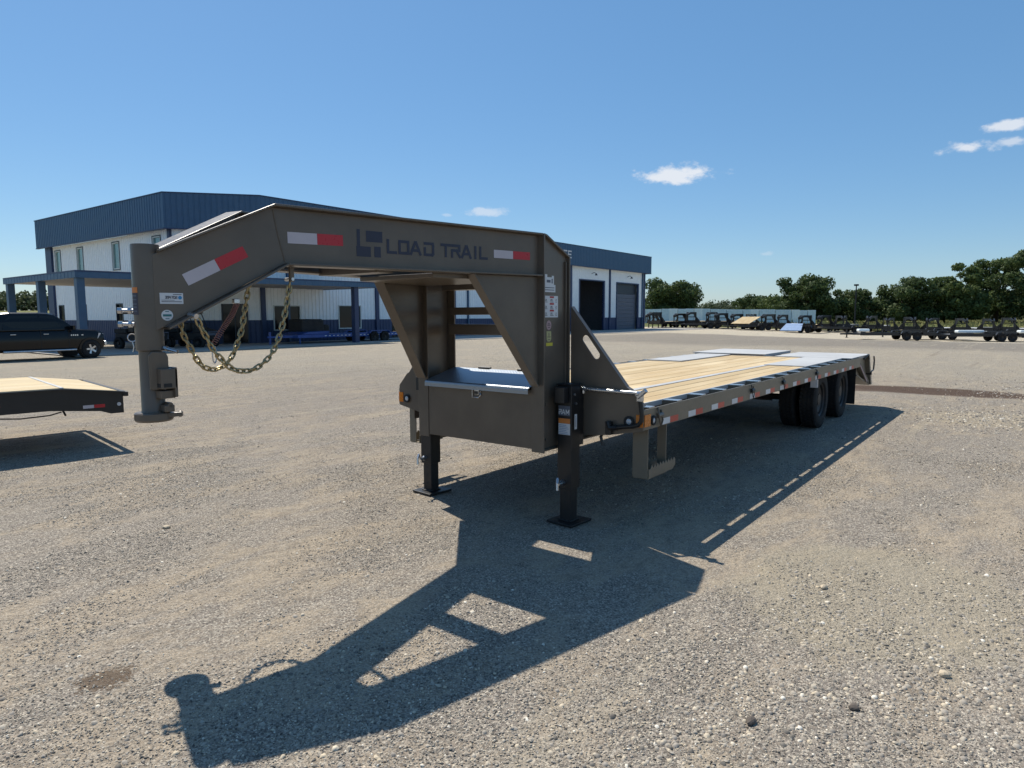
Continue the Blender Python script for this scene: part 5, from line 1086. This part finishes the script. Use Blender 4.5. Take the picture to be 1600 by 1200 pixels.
TREES = [ # x, y, height, width, leaves, material, label
 (135.4, 61.1, 8.7, 12.5, 9000, 'leaf', 'dark broad oak rising directly behind the right end of the service building'),
 (143.4, 34.6, 8.9, 12.5, 9000, 'leaf', 'broad dark oak behind the right end of the pale fence'),
 (150, 26.5, 6.9, 9.0, 5000, 'leaf', 'lower dark tree right of the light pole'),
 (156.0, 18.2, 9.0, 12.0, 9000, 'leaf', 'open branching oak with sky showing through its right side'),
 (159.2, 11.6, 7.6, 6.0, 4500, 'leaf', 'thin crowned tree between the open oak and the tall round tree'),
 (159.9, 8.9, 12.2, 9.5, 9000, 'leaf_b', 'tall rounded bright green tree left of the three tallest'),
 (172.8, 3.4, 14.0, 10.5, 9000, 'leaf_b', 'tall tree in the middle of the right-hand clump'),
 (165.7, -3.2, 14.8, 13.0, 10000, 'leaf', 'tallest tree at the right edge of the photo'),
 (170.0, -12, 15.5, 13.0, 6000, 'leaf', 'tall tree just beyond the right edge'),
 (184, 33, 7.4, 11, 5000, 'leaf', 'distant dark tree left of the light pole'),
 (188, 52, 6.6, 11, 5000, 'leaf_b', 'distant rounded tree above the middle of the fence'),
 (192, 62, 7.2, 12, 5000, 'leaf', 'distant tree with flat top beyond the left part of the fence')]
for i, (x, y, h, w_, nl, mt, lab) in enumerate(TREES):
    z = gzf(x, y); o = thing('tree', lab, 'tree', (x, y, z), random.uniform(0, 6))
    me, cs = crown_mesh(100+i, int(nl*1.7), 52, h, w_, .50, .13, mt); inst('crown', me, o); inst('trunk', trunk_mesh(i, h, cs), o)
def woodland(name, pts, H, spread, nleaf, leaf, seed, label, mat='leaf_far'):
    r = np.random.default_rng(seed); Vs = []
    L_ = [np.array(p, float) for p in pts]; seg = [np.linalg.norm(b-a) for a, b in zip(L_[:-1], L_[1:])]; tot = sum(seg)
    ncl = int(tot/.62); t = r.uniform(0, tot, ncl); base = []
    for q in t:
        for a, b, s in zip(L_[:-1], L_[1:], seg):
            if q <= s: base.append(a+(b-a)*q/s); break
            q -= s
        else: base.append(L_[-1])
    base = np.array(base)+r.normal(0, spread*.3, (ncl, 2)); hh = H*(.62+.38*r.uniform(0, 1, ncl)**.8); hz = gz(base[:, 0], base[:, 1])
    idx = r.integers(0, ncl, nleaf); d = r.normal(0, 1, (nleaf, 3)); d /= np.linalg.norm(d, axis=1)[:, None]; rad = H*.36
    q = r.uniform(.4, 1.05, nleaf)**.5; k = r.uniform(.12, 1, nleaf)
    P_ = np.stack([base[idx, 0]+d[:, 0]*rad*q, base[idx, 1]+d[:, 1]*rad*q, hz[idx]+np.where(r.uniform(0, 1, nleaf) < .35, hh[idx]*r.uniform(0, .6, nleaf), hh[idx]*(.55+.45*d[:, 2]*q))], 1)
    n = d+r.normal(0, .8, (nleaf, 3)); n /= np.linalg.norm(n, axis=1)[:, None]; u = np.cross(n, r.normal(0, 1, (nleaf, 3))); u /= np.linalg.norm(u, axis=1)[:, None]; v = np.cross(n, u); s = leaf*r.uniform(.5, 1.3, nleaf)[:, None]
    V = np.stack([P_-u*s*.6, P_-v*s*.4, P_+u*s*.6, P_+v*s*.4], 1).reshape(-1, 3)
    me = from_np(name, V, np.arange(nleaf*4).reshape(-1, 4), M[mat]); o = bpy.data.objects.new(name, me); COL.objects.link(o); tag(o, label, 'woodland', kind='stuff')
woodland('woodland', [(190, 110), (215, 80), (225, 45), (220, 10), (215, -30), (205, -70)], 7.0, 16, 100000, .58, 5, 'dark belt of woodland along the far edge of the field')
woodland('woodland', [(-160, 330), (-40, 400), (90, 430), (200, 400), (330, 300)], 11.5, 26, 70000, 1.3, 6, 'distant low green woodland seen under the canopy at the left')
def tufts():
    n = 26000; r = np.random.default_rng(9); x = np.concatenate([r.uniform(106, 190, n//2), r.uniform(100, 112, n//2)]); y = np.concatenate([r.uniform(-25, 70, n//2), r.uniform(-12, 40, n//2)])
    keep = (x+.35*y > 107); x, y = x[keep], y[keep]; n = len(x); h = r.uniform(.10, .32, n)*(1+1.6*(r.uniform(0, 1, n) > .96)); a = r.uniform(0, 6.28, n); z = gz(x, y); w = h*.9
    V = np.stack([np.stack([x-w*np.cos(a), y-w*np.sin(a), z-.02], 1), np.stack([x+w*np.cos(a), y+w*np.sin(a), z-.02], 1), np.stack([x+.1*h, y, z+h], 1)], 1).reshape(-1, 3)
    me = from_np('grass', V, np.arange(n*3).reshape(-1, 3), M['grassblade']); o = bpy.data.objects.new('grass', me); COL.objects.link(o); tag(o, 'rough dry grass in the field behind the lot', 'grass', kind='stuff')
tufts()
